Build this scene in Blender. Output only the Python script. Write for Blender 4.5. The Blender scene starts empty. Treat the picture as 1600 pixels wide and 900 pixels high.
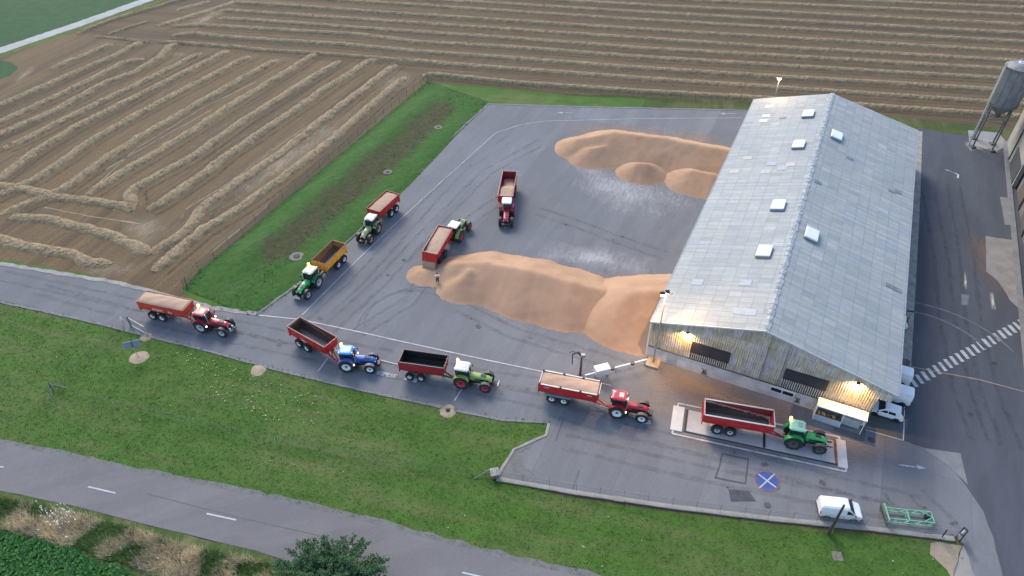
import bpy, bmesh, math, random
from mathutils import Vector, Matrix, noise, geometry
random.seed(7)
R = math.radians
scene = bpy.context.scene
COL = scene.collection

# ------------------------------------------------------------------ camera, world, sun, exposure
CAM_H = 65.0
F_PX = 1105.0
PITCH = math.atan(952.0 / F_PX)
cam_d = bpy.data.cameras.new('camera')
cam = bpy.data.objects.new('camera', cam_d)
COL.objects.link(cam)
cam.location = (0, 0, CAM_H)
cam.rotation_euler = (math.pi / 2 - PITCH, 0, 0)
cam_d.sensor_width = 36
cam_d.lens = 36 * F_PX / 1600
cam_d.clip_end = 6000
scene.camera = cam
world = bpy.data.worlds.new('World')
scene.world = world
world.use_nodes = True
wn = world.node_tree
sky = wn.nodes.new('ShaderNodeTexSky')
sky.sky_type = 'NISHITA'
sky.sun_disc = False
SUN_EL, SUN_AZ = R(38), R(-22)          # azimuth measured from +Y towards +X
sky.sun_elevation = SUN_EL
sky.sun_rotation = SUN_AZ
sky.air_density = 1.0
sky.dust_density = 1.2
sky.ozone_density = 1.2
bg = wn.nodes['Background']
bg.inputs[1].default_value = 0.15
wn.links.new(sky.outputs[0], bg.inputs[0])
sun_d = bpy.data.lights.new('sun', 'SUN')
sun_d.energy = 1.4
sun_d.angle = R(24)
sun_d.color = (1.0, 0.90, 0.76)
sun = bpy.data.objects.new('sun', sun_d)
COL.objects.link(sun)
sv = Vector((math.cos(SUN_EL) * math.sin(SUN_AZ), math.cos(SUN_EL) * math.cos(SUN_AZ), math.sin(SUN_EL)))
sun.rotation_euler = sv.to_track_quat('Z', 'Y').to_euler()
scene.view_settings.view_transform = 'Standard'
scene.view_settings.look = 'None'
scene.view_settings.gamma = 1
scene.view_settings.exposure = 1.15

# ------------------------------------------------------------------ survey: photo pixel (1600x900) -> place on a level plane
cp, sp = math.cos(PITCH), math.sin(PITCH)
def ray(px, py):
    x = px - 800; y = py - 450
    return Vector((x, F_PX * cp - y * sp, -F_PX * sp - y * cp))
def at(px, py, z=0.0):
    d = ray(px, py)
    t = (z - CAM_H) / d.z
    return Vector((d.x * t, d.y * t, z))

# ------------------------------------------------------------------ materials
MATS = {}
def nodes(name):
    m = bpy.data.materials.new(name); m.use_nodes = True
    nt = m.node_tree
    return m, nt, nt.nodes['Principled BSDF']
def N(nt, t, **kw):
    n = nt.nodes.new(t)
    for k, v in kw.items():
        setattr(n, k, v)
    return n
def setin(n, **kw):
    for k, v in kw.items():
        n.inputs[k].default_value = v
def L(nt, a, b): nt.links.new(a, b)
def coords(nt, kind='world', scale=(1, 1, 1), rot=0):
    if kind == 'world':
        o = N(nt, 'ShaderNodeNewGeometry').outputs['Position']
    elif kind == 'uv':
        o = N(nt, 'ShaderNodeTexCoord').outputs['UV']
    else:
        o = N(nt, 'ShaderNodeTexCoord').outputs['Object']
    mp = N(nt, 'ShaderNodeMapping', vector_type='POINT')
    if rot:   # rotate first, then stretch
        m0 = N(nt, 'ShaderNodeMapping', vector_type='POINT')
        m0.inputs['Rotation'].default_value = (0, 0, rot)
        L(nt, o, m0.inputs[0]); o = m0.outputs[0]
    mp.inputs['Scale'].default_value = scale
    L(nt, o, mp.inputs[0])
    return mp.outputs[0]
def noise_n(nt, vec, scale, detail=4, rough=.55, dist=0):
    n = N(nt, 'ShaderNodeTexNoise')
    setin(n, Scale=scale, Detail=detail, Roughness=rough, Distortion=dist)
    L(nt, vec, n.inputs['Vector'])
    return n.outputs['Fac']
def ramp(nt, fac, stops):
    r = N(nt, 'ShaderNodeValToRGB')
    el = r.color_ramp.elements
    while len(el) < len(stops): el.new(.5)
    for e, (p, c) in zip(el, stops):
        e.position = p
        e.color = (c, c, c, 1) if isinstance(c, (int, float)) else (*c, 1)
    L(nt, fac, r.inputs[0])
    return r.outputs[0]
def mix(nt, fac, a, b, mode='MIX'):
    m = N(nt, 'ShaderNodeMix', data_type='RGBA', blend_type=mode)
    for s, v in ((m.inputs[0], fac), (m.inputs[6], a), (m.inputs[7], b)):
        if isinstance(v, (int, float)): s.default_value = v
        elif isinstance(v, tuple): s.default_value = (*v, 1)
        else: L(nt, v, s)
    return m.outputs[2]
def bump(nt, bsdf, h, strength, dist):
    b = N(nt, 'ShaderNodeBump')
    setin(b, Strength=strength, Distance=dist)
    L(nt, h, b.inputs['Height']); L(nt, b.outputs[0], bsdf.inputs['Normal'])

def paint(name, c, rough=.45, var=.18, scale=1.5, dirt=None, metal=0, spec=.5, dirta=.75):
    """painted or plain surface with uneven tone and a little dirt"""
    if name in MATS: return MATS[name]
    m, nt, b = nodes(name)
    v = coords(nt, 'object')
    f = noise_n(nt, v, scale, 5, .6)
    lo = tuple(x * (1 - var) for x in c); hi = tuple(min(1, x * (1 + var)) for x in c)
    col = ramp(nt, f, [(.3, lo), (.7, hi)])
    if dirt:
        d = ramp(nt, noise_n(nt, v, scale * 1.7 + .6, 6, .7), [(.5, 0.0), (.75, dirta)])
        col = mix(nt, d, col, dirt)
    L(nt, col, b.inputs['Base Color'])
    setin(b, Roughness=rough, Metallic=metal)
    b.inputs['Specular IOR Level'].default_value = spec
    MATS[name] = m
    return m
def emit(name, c, s):
    if name in MATS: return MATS[name]
    m, nt, b = nodes(name)
    setin(b, **{'Base Color': (*c, 1), 'Emission Color': (*c, 1), 'Emission Strength': s})
    MATS[name] = m
    return m

def m_stubble(name, rot, tone=1.0):
    m, nt, b = nodes(name)
    st = coords(nt, 'world', (1, .06, 1), rot)           # long drill lines
    st2 = coords(nt, 'world', (1, .012, 1), rot)
    w = coords(nt, 'world')
    lines = noise_n(nt, st, 1.6, 5, .7)
    band = noise_n(nt, st2, .34, 4, .6)
    big = noise_n(nt, w, .03, 4, .6)
    fine = noise_n(nt, w, 2.6, 8, .85)
    soil = tuple(x * tone for x in (.112, .064, .023)); straw = tuple(x * tone for x in (.222, .142, .058))
    col = ramp(nt, lines, [(.30, soil), (.68, straw)])
    col = mix(nt, ramp(nt, fine, [(.46, 0.0), (.66, .75)]), col, tuple(x * tone for x in (.30, .22, .125)))
    col = mix(nt, ramp(nt, band, [(.38, .75), (.56, 0.0)]), col, tuple(x * tone for x in (.088, .060, .032)))
    col = mix(nt, ramp(nt, big, [(.45, 0.0), (.75, .35)]), col, tuple(x * tone for x in (.15, .118, .082)))
    L(nt, col, b.inputs['Base Color']); setin(b, Roughness=.95)
    bump(nt, b, fine, .6, .12)
    return m
def m_straw(name):
    m, nt, b = nodes(name)
    w = coords(nt, 'world')
    f = noise_n(nt, w, 3.2, 6, .8); g = noise_n(nt, w, .25, 3)
    col = ramp(nt, f, [(.30, (.17, .12, .06)), (.48, (.30, .22, .12)), (.66, (.41, .315, .19))])
    col = mix(nt, ramp(nt, g, [(.4, 0.0), (.7, .3)]), col, (.24, .185, .115))
    L(nt, col, b.inputs['Base Color']); setin(b, Roughness=.95)
    bump(nt, b, f, .9, .25)
    return m
def m_grass(name, dark=(.036, .086, .013), mid=(.074, .145, .025), dry=(.165, .155, .07), dryness=.55, rot=0.2):
    m, nt, b = nodes(name)
    w = coords(nt, 'world')
    mow = coords(nt, 'world', (1, .10, 1), rot)
    f = noise_n(nt, w, 2.0, 8, .85); g = noise_n(nt, w, .07, 5, .6); h = noise_n(nt, w, .32, 5, .7)
    s = noise_n(nt, mow, .55, 4, .6)
    col = ramp(nt, f, [(.32, dark), (.68, mid)])
    col = mix(nt, ramp(nt, h, [(.40, 0.0), (.68, .55)]), col, tuple(x * 1.25 for x in mid))
    k = N(nt, 'ShaderNodeMath', operation='MULTIPLY'); L(nt, g, k.inputs[0]); L(nt, s, k.inputs[1])
    col = mix(nt, ramp(nt, k.outputs[0], [(.22, 0.0), (.40, dryness)]), col, dry)
    sp_ = noise_n(nt, w, 3.5, 3, .6)
    col = mix(nt, ramp(nt, sp_, [(.66, 0.0), (.74, .35)]), col, (.17, .18, .09))
    L(nt, col, b.inputs['Base Color']); setin(b, Roughness=.9)
    b.inputs['Specular IOR Level'].default_value = .2
    bump(nt, b, f, .8, .2)
    return m
def m_asphalt(name, c=(.125, .128, .145), lanes=True, light=(.19, .19, .20), dark=(.075, .077, .09), warm=0.0, rot=R(25.1)):
    m, nt, b = nodes(name)
    w = coords(nt, 'world')
    st = coords(nt, 'world', (1, .16, 1), rot)
    big = noise_n(nt, w, .045, 5, .6, .4); med = noise_n(nt, w, .3, 6, .65); fine = noise_n(nt, w, 5, 4, .7)
    strk = noise_n(nt, st, .35, 5, .65)
    col = mix(nt, ramp(nt, big, [(.36, 0.0), (.66, .55)]), c, light)
    col = mix(nt, ramp(nt, strk, [(.42, .42), (.58, 0.0)]), col, dark)
    col = mix(nt, ramp(nt, med, [(.56, 0.0), (.78, .38)]), col, light)
    if lanes:
        mp = coords(nt, 'world', (1 / 8.6, 1 / 60.0, 1), rot)
        fl = N(nt, 'ShaderNodeVectorMath', operation='FLOOR'); L(nt, mp, fl.inputs[0])
        wnz = N(nt, 'ShaderNodeTexWhiteNoise', noise_dimensions='2D'); L(nt, fl.outputs[0], wnz.inputs['Vector'])
        col = mix(nt, ramp(nt, wnz.outputs['Value'], [(0.0, .45), (1.0, 0.0)]), col, dark)
        sx = N(nt, 'ShaderNodeSeparateXYZ'); L(nt, mp, sx.inputs[0])
        fr = N(nt, 'ShaderNodeMath', operation='FRACT'); L(nt, sx.outputs[0], fr.inputs[0])
        col = mix(nt, ramp(nt, fr.outputs[0], [(0.0, .40), (.015, 0.0)]), col, (.08, .08, .09))
    if warm:
        ww = noise_n(nt, w, .12, 4, .6)
        col = mix(nt, ramp(nt, ww, [(.40, 0.0), (.62, warm)]), col, (.22, .165, .12))
    col = mix(nt, ramp(nt, fine, [(.3, .22), (.7, 0.0)]), col, (.05, .05, .06))
    L(nt, col, b.inputs['Base Color']); b.inputs['Specular IOR Level'].default_value = .25
    rr = ramp(nt, med, [(.35, .86), (.65, .97)]); L(nt, rr, b.inputs['Roughness'])
    bump(nt, b, fine, .15, .03)
    return m
def m_concrete(name, c=(.30, .29, .27), dark=(.15, .14, .125), scale=.6, kind='world', rough=.9, amt=.7):
    if name in MATS: return MATS[name]
    m, nt, b = nodes(name)
    w = coords(nt, kind)
    f = noise_n(nt, w, scale, 6, .65); g = noise_n(nt, w, scale * 6, 5, .75)
    col = mix(nt, ramp(nt, f, [(.38, amt), (.62, 0.0)]), c, dark)
    col = mix(nt, ramp(nt, g, [(.5, 0.0), (.8, .5)]), col, tuple(min(1, x * 1.3) for x in c))
    L(nt, col, b.inputs['Base Color']); setin(b, Roughness=rough)
    bump(nt, b, g, .3, .03)
    MATS[name] = m
    return m
def m_grain(name, c=(.41, .255, .160)):
    m, nt, b = nodes(name)
    w = coords(nt, 'world')
    st = coords(nt, 'world', (1, 1, .5))
    f = noise_n(nt, w, 9, 3, .8); g = noise_n(nt, w, .16, 4, .55, .5); h = noise_n(nt, st, .8, 5, .6)
    col = ramp(nt, g, [(.35, tuple(x * .84 for x in c)), (.65, tuple(x * 1.1 for x in c))])
    col = mix(nt, ramp(nt, h, [(.5, 0.0), (.75, .35)]), col, tuple(x * 1.2 for x in c))
    col = mix(nt, ramp(nt, f, [(.3, .22), (.6, 0.0)]), col, tuple(x * .55 for x in c))
    L(nt, col, b.inputs['Base Color']); setin(b, Roughness=.95)
    b.inputs['Specular IOR Level'].default_value = .2
    bump(nt, b, f, .25, .03)
    return m
def m_dust(name, c, rot, amount=.75, lo=.21, hi=.40):
    """powdery stain, also painted sky sheen, lying on the asphalt, patchy, thinning to nothing at its own edge"""
    m, nt, b = nodes(name)
    w = coords(nt, 'world'); st = coords(nt, 'world', (1, .22, 1), rot)
    a = N(nt, 'ShaderNodeVertexColor', layer_name='fade')
    f = noise_n(nt, st, 2.2, 7, .8, .6); g = noise_n(nt, w, .16, 4, .6)
    k = N(nt, 'ShaderNodeMath', operation='MULTIPLY_ADD'); L(nt, a.outputs['Color'], k.inputs[0]); k.inputs[1].default_value = .45; L(nt, f, k.inputs[2])
    kk = N(nt, 'ShaderNodeMath', operation='MULTIPLY_ADD'); L(nt, g, kk.inputs[0]); kk.inputs[1].default_value = .5; L(nt, k.outputs[0], kk.inputs[2])
    hf = N(nt, 'ShaderNodeMath', operation='MULTIPLY'); L(nt, kk.outputs[0], hf.inputs[0]); hf.inputs[1].default_value = .5
    k2 = ramp(nt, hf.outputs[0], [(lo * .35 + .34, 0.0), (hi * .35 + .50, amount)])
    k3 = N(nt, 'ShaderNodeMath', operation='MULTIPLY'); L(nt, k2, k3.inputs[0]); L(nt, ramp(nt, a.outputs['Color'], [(0.0, 0.0), (.35, 1.0)]), k3.inputs[1])
    setin(b, **{'Base Color': (*c, 1), 'Roughness': .95})
    L(nt, k3.outputs[0], b.inputs['Alpha'])
    return m
def m_track(name, c, amt):
    m, nt, b = nodes(name); w = coords(nt, 'world'); f = noise_n(nt, w, .9, 7, .75)
    setin(b, **{'Base Color': (*c, 1), 'Roughness': .9}); L(nt, ramp(nt, f, [(.36, 0.0), (.75, amt)]), b.inputs['Alpha']); return m
def m_mesh(name, c, alpha, cell=(.05, .2)):
    """welded wire mesh too fine for single wires: wire pattern with open cells"""
    m, nt, b = nodes(name)
    v = coords(nt, 'uv')
    f = noise_n(nt, v, 9, 4, .7)
    al = ramp(nt, f, [(.3, alpha * .5), (.7, alpha * 1.5)])
    setin(b, **{'Base Color': (*c, 1), 'Roughness': .5})
    L(nt, al, b.inputs['Alpha'])
    return m
def m_roof(name, warm_patch=False, pitch=(1.0, 1.55)):
    m, nt, b = nodes(name)
    uv = coords(nt, 'uv')
    mp = N(nt, 'ShaderNodeMapping'); mp.inputs['Scale'].default_value = (1 / pitch[0], 1 / pitch[1], 1); L(nt, uv, mp.inputs[0])
    fl = N(nt, 'ShaderNodeVectorMath', operation='FLOOR'); L(nt, mp.outputs[0], fl.inputs[0])
    fr = N(nt, 'ShaderNodeVectorMath', operation='FRACTION'); L(nt, mp.outputs[0], fr.inputs[0])
    wz = N(nt, 'ShaderNodeTexWhiteNoise', noise_dimensions='2D'); L(nt, fl.outputs[0], wz.inputs['Vector'])
    fs = N(nt, 'ShaderNodeVectorMath', operation='MULTIPLY'); fs.inputs[1].default_value = (.33, 1, 1)
    L(nt, fl.outputs[0], fs.inputs[0])
    fs2 = N(nt, 'ShaderNodeVectorMath', operation='FLOOR'); L(nt, fs.outputs[0], fs2.inputs[0])
    wz2 = N(nt, 'ShaderNodeTexWhiteNoise', noise_dimensions='2D'); L(nt, fs2.outputs[0], wz2.inputs['Vector'])
    sx = N(nt, 'ShaderNodeSeparateXYZ'); L(nt, fr.outputs[0], sx.inputs[0])
    big = noise_n(nt, uv, .05, 4, .55); fine = noise_n(nt, uv, 1.4, 5, .7)
    col = ramp(nt, wz.outputs['Value'], [(0.0, (.27, .285, .275)), (.12, (.33, .348, .335)), (.85, (.385, .398, .38)), (.93, (.31, .345, .38)), (1.0, (.45, .46, .445))])
    col = mix(nt, ramp(nt, wz2.outputs['Value'], [(.70, 0.0), (.85, .5)]), col, (.30, .33, .36))
    col = mix(nt, ramp(nt, big, [(.4, .45), (.6, 0.0)]), col, (.235, .265, .275))
    col = mix(nt, ramp(nt, fine, [(.35, .3), (.6, 0.0)]), col, (.20, .215, .215))
    stv = N(nt, 'ShaderNodeMapping'); stv.inputs['Scale'].default_value = (1.6, .10, 1); L(nt, uv, stv.inputs[0])
    col = mix(nt, ramp(nt, noise_n(nt, stv.outputs[0], 1.0, 5, .7), [(.44, .38), (.58, 0.0)]), col, (.19, .205, .20))
    rows = noise_n(nt, fl.outputs[0], .37, 2)
    # laps between the sheets: dark line across each sheet, fainter along the row
    col = mix(nt, ramp(nt, sx.outputs[0], [(0.0, .75), (.10, .0)]), col, (.13, .15, .16))
    rl = mix(nt, ramp(nt, rows, [(.4, .35), (.6, .75)]), (0, 0, 0), ramp(nt, sx.outputs[1], [(0.0, 1.0), (.09, 0.0)]))
    col = mix(nt, rl, col, (.13, .15, .17))
    L(nt, col, b.inputs['Base Color']); setin(b, Roughness=.7)
    wv = N(nt, 'ShaderNodeTexWave', wave_type='BANDS', bands_direction='X'); setin(wv, Scale=1.0)
    mp2 = N(nt, 'ShaderNodeMapping'); mp2.inputs['Scale'].default_value = (1.7, 0, 0); L(nt, uv, mp2.inputs[0]); L(nt, mp2.outputs[0], wv.inputs['Vector'])
    bump(nt, b, wv.outputs['Fac'], .25, .03)
    return m
def m_cladding(name):
    m, nt, b = nodes(name)
    uv = coords(nt, 'uv')
    mp = N(nt, 'ShaderNodeMapping'); mp.inputs['Scale'].default_value = (1 / 1.05, 1 / 1.5, 1); L(nt, uv, mp.inputs[0])
    fl = N(nt, 'ShaderNodeVectorMath', operation='FLOOR'); L(nt, mp.outputs[0], fl.inputs[0])
    fr = N(nt, 'ShaderNodeVectorMath', operation='FRACTION'); L(nt, mp.outputs[0], fr.inputs[0])
    wz = N(nt, 'ShaderNodeTexWhiteNoise', noise_dimensions='2D'); L(nt, fl.outputs[0], wz.inputs['Vector'])
    sx = N(nt, 'ShaderNodeSeparateXYZ'); L(nt, fr.outputs[0], sx.inputs[0])
    ver = N(nt, 'ShaderNodeMapping'); ver.inputs['Scale'].default_value = (4, .5, 1); L(nt, uv, ver.inputs[0])
    run = noise_n(nt, ver.outputs[0], 1.2, 5, .7); big = noise_n(nt, uv, .28, 4, .6)
    col = ramp(nt, wz.outputs['Value'], [(0.0, (.46, .46, .52)), (.2, (.52, .49, .42)), (.45, (.40, .37, .28)), (.75, (.55, .52, .43)), (1.0, (.50, .50, .56))])
    col = mix(nt, ramp(nt, run, [(.40, .7), (.56, 0.0)]), col, (.25, .235, .16))
    col = mix(nt, ramp(nt, big, [(.56, 0.0), (.72, .6)]), col, (.33, .22, .10))
    col = mix(nt, ramp(nt, sx.outputs[1], [(.93, 0.0), (1.0, .6)]), col, (.10, .11, .06))
    L(nt, col, b.inputs['Base Color']); setin(b, Roughness=.85)
    return m

white_line = None
M_STRAW = m_straw('straw'); M_GRAIN = m_grain('wheat_grain'); M_LOAD = m_grain('wheat_load', (.46, .315, .225))
_rd = at(900, 945) - at(0, 730); MOW = math.pi / 2 - math.atan2(_rd.y, _rd.x)
M_GRASS = m_grass('lawn_grass', rot=MOW); M_SWALE = None
M_YARD = m_asphalt('yard_asphalt', (.180, .184, .192), True, (.248, .254, .266), (.128, .131, .139))
M_ROAD = m_asphalt('road_asphalt', (.172, .164, .166), False, (.215, .206, .208), (.132, .126, .130), rot=R(73))
M_APRON = m_asphalt('dark_asphalt', (.070, .078, .094), False, (.10, .108, .125), (.048, .054, .067))
M_WARM = m_asphalt('dusty_asphalt', (.17, .16, .155), False, (.24, .21, .185), (.12, .115, .115), warm=.75)
M_MARK = paint('road_paint', (.46, .46, .48), .75, .25, 1.0, dirt=(.20, .205, .23))
M_TYRE = paint('tyre_rubber', (.02, .02, .021), .85, .3, 3, dirt=(.085, .075, .065))
M_BLACK = paint('black_metal', (.02, .02, .022), .5, .3, 2)
M_GLASS = paint('dark_glass', (.015, .02, .022), .08, .2, 1, spec=.8)
M_STEEL = paint('grey_steel', (.28, .29, .30), .45, .25, 2, metal=.4)
M_WHITE = paint('white_paint', (.74, .75, .76), .35, .06, .8)
M_LAMPGLASS = paint('lamp_glass', (.75, .75, .72), .15, .05, 1)
M_REDGLASS = paint('red_lamp_glass', (.5, .02, .02), .2, .1, 1)
M_RUST = paint('rusty_steel', (.22, .10, .05), .85, .4, 3, dirt=(.07, .04, .03))
M_WOOD = paint('weathered_wood', (.09, .075, .06), .9, .35, 2)

# ------------------------------------------------------------------ mesh helpers
class MB:
    def __init__(s): s.v = []; s.f = []; s.uv = None
    def add(s, vs, fs):
        o = len(s.v); s.v += [tuple(x) for x in vs]; s.f += [tuple(i + o for i in f) for f in fs]
    def box(s, c, d, rz=0, ry=0, rx=0, taper=1.0):
        m = Matrix.Translation(c) @ Matrix.Rotation(rz, 4, 'Z') @ Matrix.Rotation(ry, 4, 'Y') @ Matrix.Rotation(rx, 4, 'X')
        x, y, z = d[0] / 2, d[1] / 2, d[2] / 2
        t = taper
        p = [(-x, -y, -z), (x, -y, -z), (x, y, -z), (-x, y, -z), (-x * t, -y * t, z), (x * t, -y * t, z), (x * t, y * t, z), (-x * t, y * t, z)]
        s.add([m @ Vector(q) for q in p], [(3, 2, 1, 0), (4, 5, 6, 7), (0, 1, 5, 4), (1, 2, 6, 5), (2, 3, 7, 6), (3, 0, 4, 7)])
        return s
    def tube(s, a, b, r, n=8, r2=None, caps=True):
        a = Vector(a); b = Vector(b); r2 = r if r2 is None else r2
        d = (b - a).normalized(); u = d.orthogonal().normalized(); w = d.cross(u)
        vs = []
        for p, q in ((a, r), (b, r2)):
            for i in range(n):
                t = 2 * math.pi * i / n
                vs.append(p + (u * math.cos(t) + w * math.sin(t)) * q)
        fs = [(i, (i + 1) % n, n + (i + 1) % n, n + i) for i in range(n)]
        if caps: fs += [tuple(reversed(range(n))), tuple(range(n, 2 * n))]
        s.add(vs, fs); return s
    def bar(s, a, b, w, h=None):
        """square bar from a to b"""
        a = Vector(a); b = Vector(b); h = w if h is None else h
        d = (b - a).normalized(); up = Vector((0, 0, 1)) if abs(d.z) < .95 else Vector((1, 0, 0))
        u = d.cross(up).normalized(); v = u.cross(d)
        vs = [p + u * (i * w / 2) + v * (j * h / 2) for p in (a, b) for i, j in ((-1, -1), (1, -1), (1, 1), (-1, 1))]
        s.add(vs, [(3, 2, 1, 0), (4, 5, 6, 7), (0, 1, 5, 4), (1, 2, 6, 5), (2, 3, 7, 6), (3, 0, 4, 7)]); return s
    def lathe(s, prof, axis='y', c=(0, 0, 0), n=20):
        """prof: list of (radius, along) ; closed surface of revolution round the axis"""
        vs = []; k = len(prof)
        for i in range(n):
            t = 2 * math.pi * i / n
            for r, a in prof:
                q = {'y': (r * math.cos(t), a, r * math.sin(t)), 'z': (r * math.cos(t), r * math.sin(t), a), 'x': (a, r * math.cos(t), r * math.sin(t))}[axis]
                vs.append((q[0] + c[0], q[1] + c[1], q[2] + c[2]))
        fs = []
        for i in range(n):
            j = (i + 1) % n
            for p in range(k - 1):
                fs.append((i * k + p, i * k + p + 1, j * k + p + 1, j * k + p))
        s.add(vs, fs); return s
    def loft(s, secs, cap=True, closed=True):
        n = len(secs[0]); vs = [p for q in secs for p in q]; fs = []
        for i in range(len(secs) - 1):
            for j in range(n if closed else n - 1):
                a = i * n + j; b_ = i * n + (j + 1) % n
                fs.append((a, b_, b_ + n, a + n))
        if cap: fs += [tuple(reversed(range(n))), tuple(range((len(secs) - 1) * n, len(secs) * n))]
        s.add(vs, fs); return s
    def build(s, name, mat, parent=None, smooth=False, bevel=0, sub=0, fixn=True):
        me = bpy.data.meshes.new(name)
        me.from_pydata(s.v, [], s.f); me.update()
        if s.uv:
            ul = me.uv_layers.new(name='UVMap')
            for lp in me.loops: ul.data[lp.index].uv = s.uv[lp.vertex_index]
        if fixn:
            bm = bmesh.new(); bm.from_mesh(me); bmesh.ops.recalc_face_normals(bm, faces=bm.faces); bm.to_mesh(me); bm.free()
        o = bpy.data.objects.new(name, me); COL.objects.link(o)
        for m in (mat if isinstance(mat, (list, tuple)) else [mat]): me.materials.append(m)
        if smooth:
            for p in me.polygons: p.use_smooth = True
        if bevel:
            b = o.modifiers.new('bevel', 'BEVEL'); b.width = bevel; b.segments = 2; b.limit_method = 'ANGLE'; b.angle_limit = R(35)
        if sub:
            q = o.modifiers.new('sub', 'SUBSURF'); q.levels = sub; q.render_levels = sub
        if parent: o.parent = parent
        return o
def tag(o, label=None, cat=None, group=None, kind=None):
    if label: o['label'] = label
    if cat: o['category'] = cat
    if group: o['group'] = group
    if kind: o['kind'] = kind
    return o
def empty(name, loc, rz, label, cat, group=None):
    o = bpy.data.objects.new(name, None); COL.objects.link(o)
    o.location = loc; o.rotation_euler = (0, 0, rz); o.empty_display_size = .5
    return tag(o, label, cat, group)
def copy_tree(o, parent=None):
    c = o.copy(); COL.objects.link(c)
    if parent: c.parent = parent
    for ch in list(o.children): copy_tree(ch, c)
    return c
def resample(pts, step):
    out = [pts[0].copy()]
    for a, b in zip(pts[:-1], pts[1:]):
        n = max(1, int(round((b - a).length / step)))
        for i in range(1, n + 1): out.append(a.lerp(b, i / n))
    return out
def sheet(name, px, z, mat, jit=0.0, step=1.2, kind='structure', world_pts=False, seed=0):
    pts = [Vector(p) for p in px] if world_pts else [at(*p) for p in px]
    pts = [Vector((p.x, p.y, 0)) for p in pts]
    if jit:
        r = resample(pts + [pts[0]], step)[:-1]
        pts = [Vector((p.x + jit * (noise.noise((p.x * .9 + seed, p.y * .9, 3)) + .6 * noise.noise((p.x * 2.3, p.y * 2.3 + seed, 8))),
                       p.y + jit * (noise.noise((p.x * .9, p.y * .9 + 40, seed)) + .6 * noise.noise((p.x * 2.3 + 9, p.y * 2.3, seed))), 0)) for p in r]
    tri = geometry.tessellate_polygon([pts])
    mb = MB(); mb.add([(p.x, p.y, z) for p in pts], tri)
    o = mb.build(name, mat, fixn=False)
    bm = bmesh.new(); bm.from_mesh(o.data)
    for f in bm.faces:
        f.normal_update()
        if f.normal.z < 0: f.normal_flip()
    bm.to_mesh(o.data); bm.free()
    return tag(o, kind=kind)
def strip(name, px, w, z, mat, jit=0.0, kind='structure', world_pts=False, thick=0.0):
    pts = [Vector(p) for p in px] if world_pts else [at(*p) for p in px]
    pts = resample(pts, 1.0 if jit else 3.0)
    mb = MB(); vs = []
    for i, p in enumerate(pts):
        d = (pts[min(i + 1, len(pts) - 1)] - pts[max(i - 1, 0)]).normalized(); n_ = Vector((-d.y, d.x, 0))
        ww = w / 2
        a = ww + jit * noise.noise((p.x * 1.1, p.y * 1.1, 1)); b_ = ww + jit * noise.noise((p.x * 1.1, p.y * 1.1, 7))
        q, r_ = p + n_ * a, p - n_ * b_
        vs += [(q.x, q.y, z), (r_.x, r_.y, z)]
    fs = [(2 * i + 1, 2 * i + 3, 2 * i + 2, 2 * i) for i in range(len(pts) - 1)]
    mb.add(vs, fs)
    if thick:
        n = len(vs); mb.v += [(x, y, z - thick) for x, y, z_ in vs]
        for i in range(len(pts) - 1):
            mb.f += [(2 * i, 2 * i + 2, n + 2 * i + 2, n + 2 * i), (2 * i + 3, 2 * i + 1, n + 2 * i + 1, n + 2 * i + 3)]
        mb.f += [(0, n, n + 1, 1), (len(vs) - 2, len(vs) - 1, n + len(vs) - 1, n + len(vs) - 2)]
    return tag(mb.build(name, mat), kind=kind)

def inside(p, poly):
    c = False; j = len(poly) - 1
    for i in range(len(poly)):
        a, b = poly[i], poly[j]
        if (a.y > p.y) != (b.y > p.y) and p.x < (b.x - a.x) * (p.y - a.y) / (b.y - a.y) + a.x: c = not c
        j = i
    return c
def scatter(poly, n, rng):
    xs = [p.x for p in poly]; ys = [p.y for p in poly]; out = []
    while len(out) < n:
        p = Vector((rng.uniform(min(xs), max(xs)), rng.uniform(min(ys), max(ys)), 0))
        if inside(p, poly): out.append(p)
    return out

# ================================================================== THE SETTING
FAR_ROT = -math.atan2(at(1600, 110).y - at(800, 62).y, at(1600, 110).x - at(800, 62).x) + math.pi / 2   # drill direction of the far field
v_ = at(220, 176) - at(72, 268); LEFT_ROT = math.pi / 2 - math.atan2(v_.y, v_.x)
v2 = at(1600, 110) - at(800, 62); FAR_ROT = math.pi / 2 - math.atan2(v2.y, v2.x)
gm = MB(); gm.add([(-2500, -600, 0), (2500, -600, 0), (2500, 4000, 0), (-2500, 4000, 0)], [(0, 1, 2, 3)])
tag(gm.build('ground', m_stubble('stubble_far', FAR_ROT, .60)), kind='structure')
sheet('stubble_field', [(-700, 560), (-700, 190), (0, 62), (120, 53), (262, 64), (372, 82), (470, 92), (600, 102), (668, 122), (690, 140), (320, 470), (100, 440)], .01,
      m_stubble('stubble_left', LEFT_ROT, .68), .9, 3)
M_FIELDGREEN = m_grass('far_crop', (.022, .064, .024), (.034, .092, .036), (.045, .10, .04), .3)
sheet('green_field', [(-900, 190), (-900, -330), (450, -330), (420, -70), (238, -2), (0, 79), (-300, 190)], .012, M_FIELDGREEN, .4, 3)
strip('farm_track', [(-320, 188), (0, 79), (120, 39), (238, -3), (430, -72)], 3.4, .025, m_concrete('pale_track', (.34, .36, .34), (.25, .27, .25), .3), .3)
strip('track_verge', [(-320, 199), (0, 87), (120, 46), (245, 4), (430, -62)], 1.6, .018, M_GRASS, .7)
sheet('grass_corner', [(-60, 95), (0, 94), (18, 97), (27, 107), (18, 118), (0, 124), (-60, 130)], .02, M_FIELDGREEN, .6)
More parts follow.
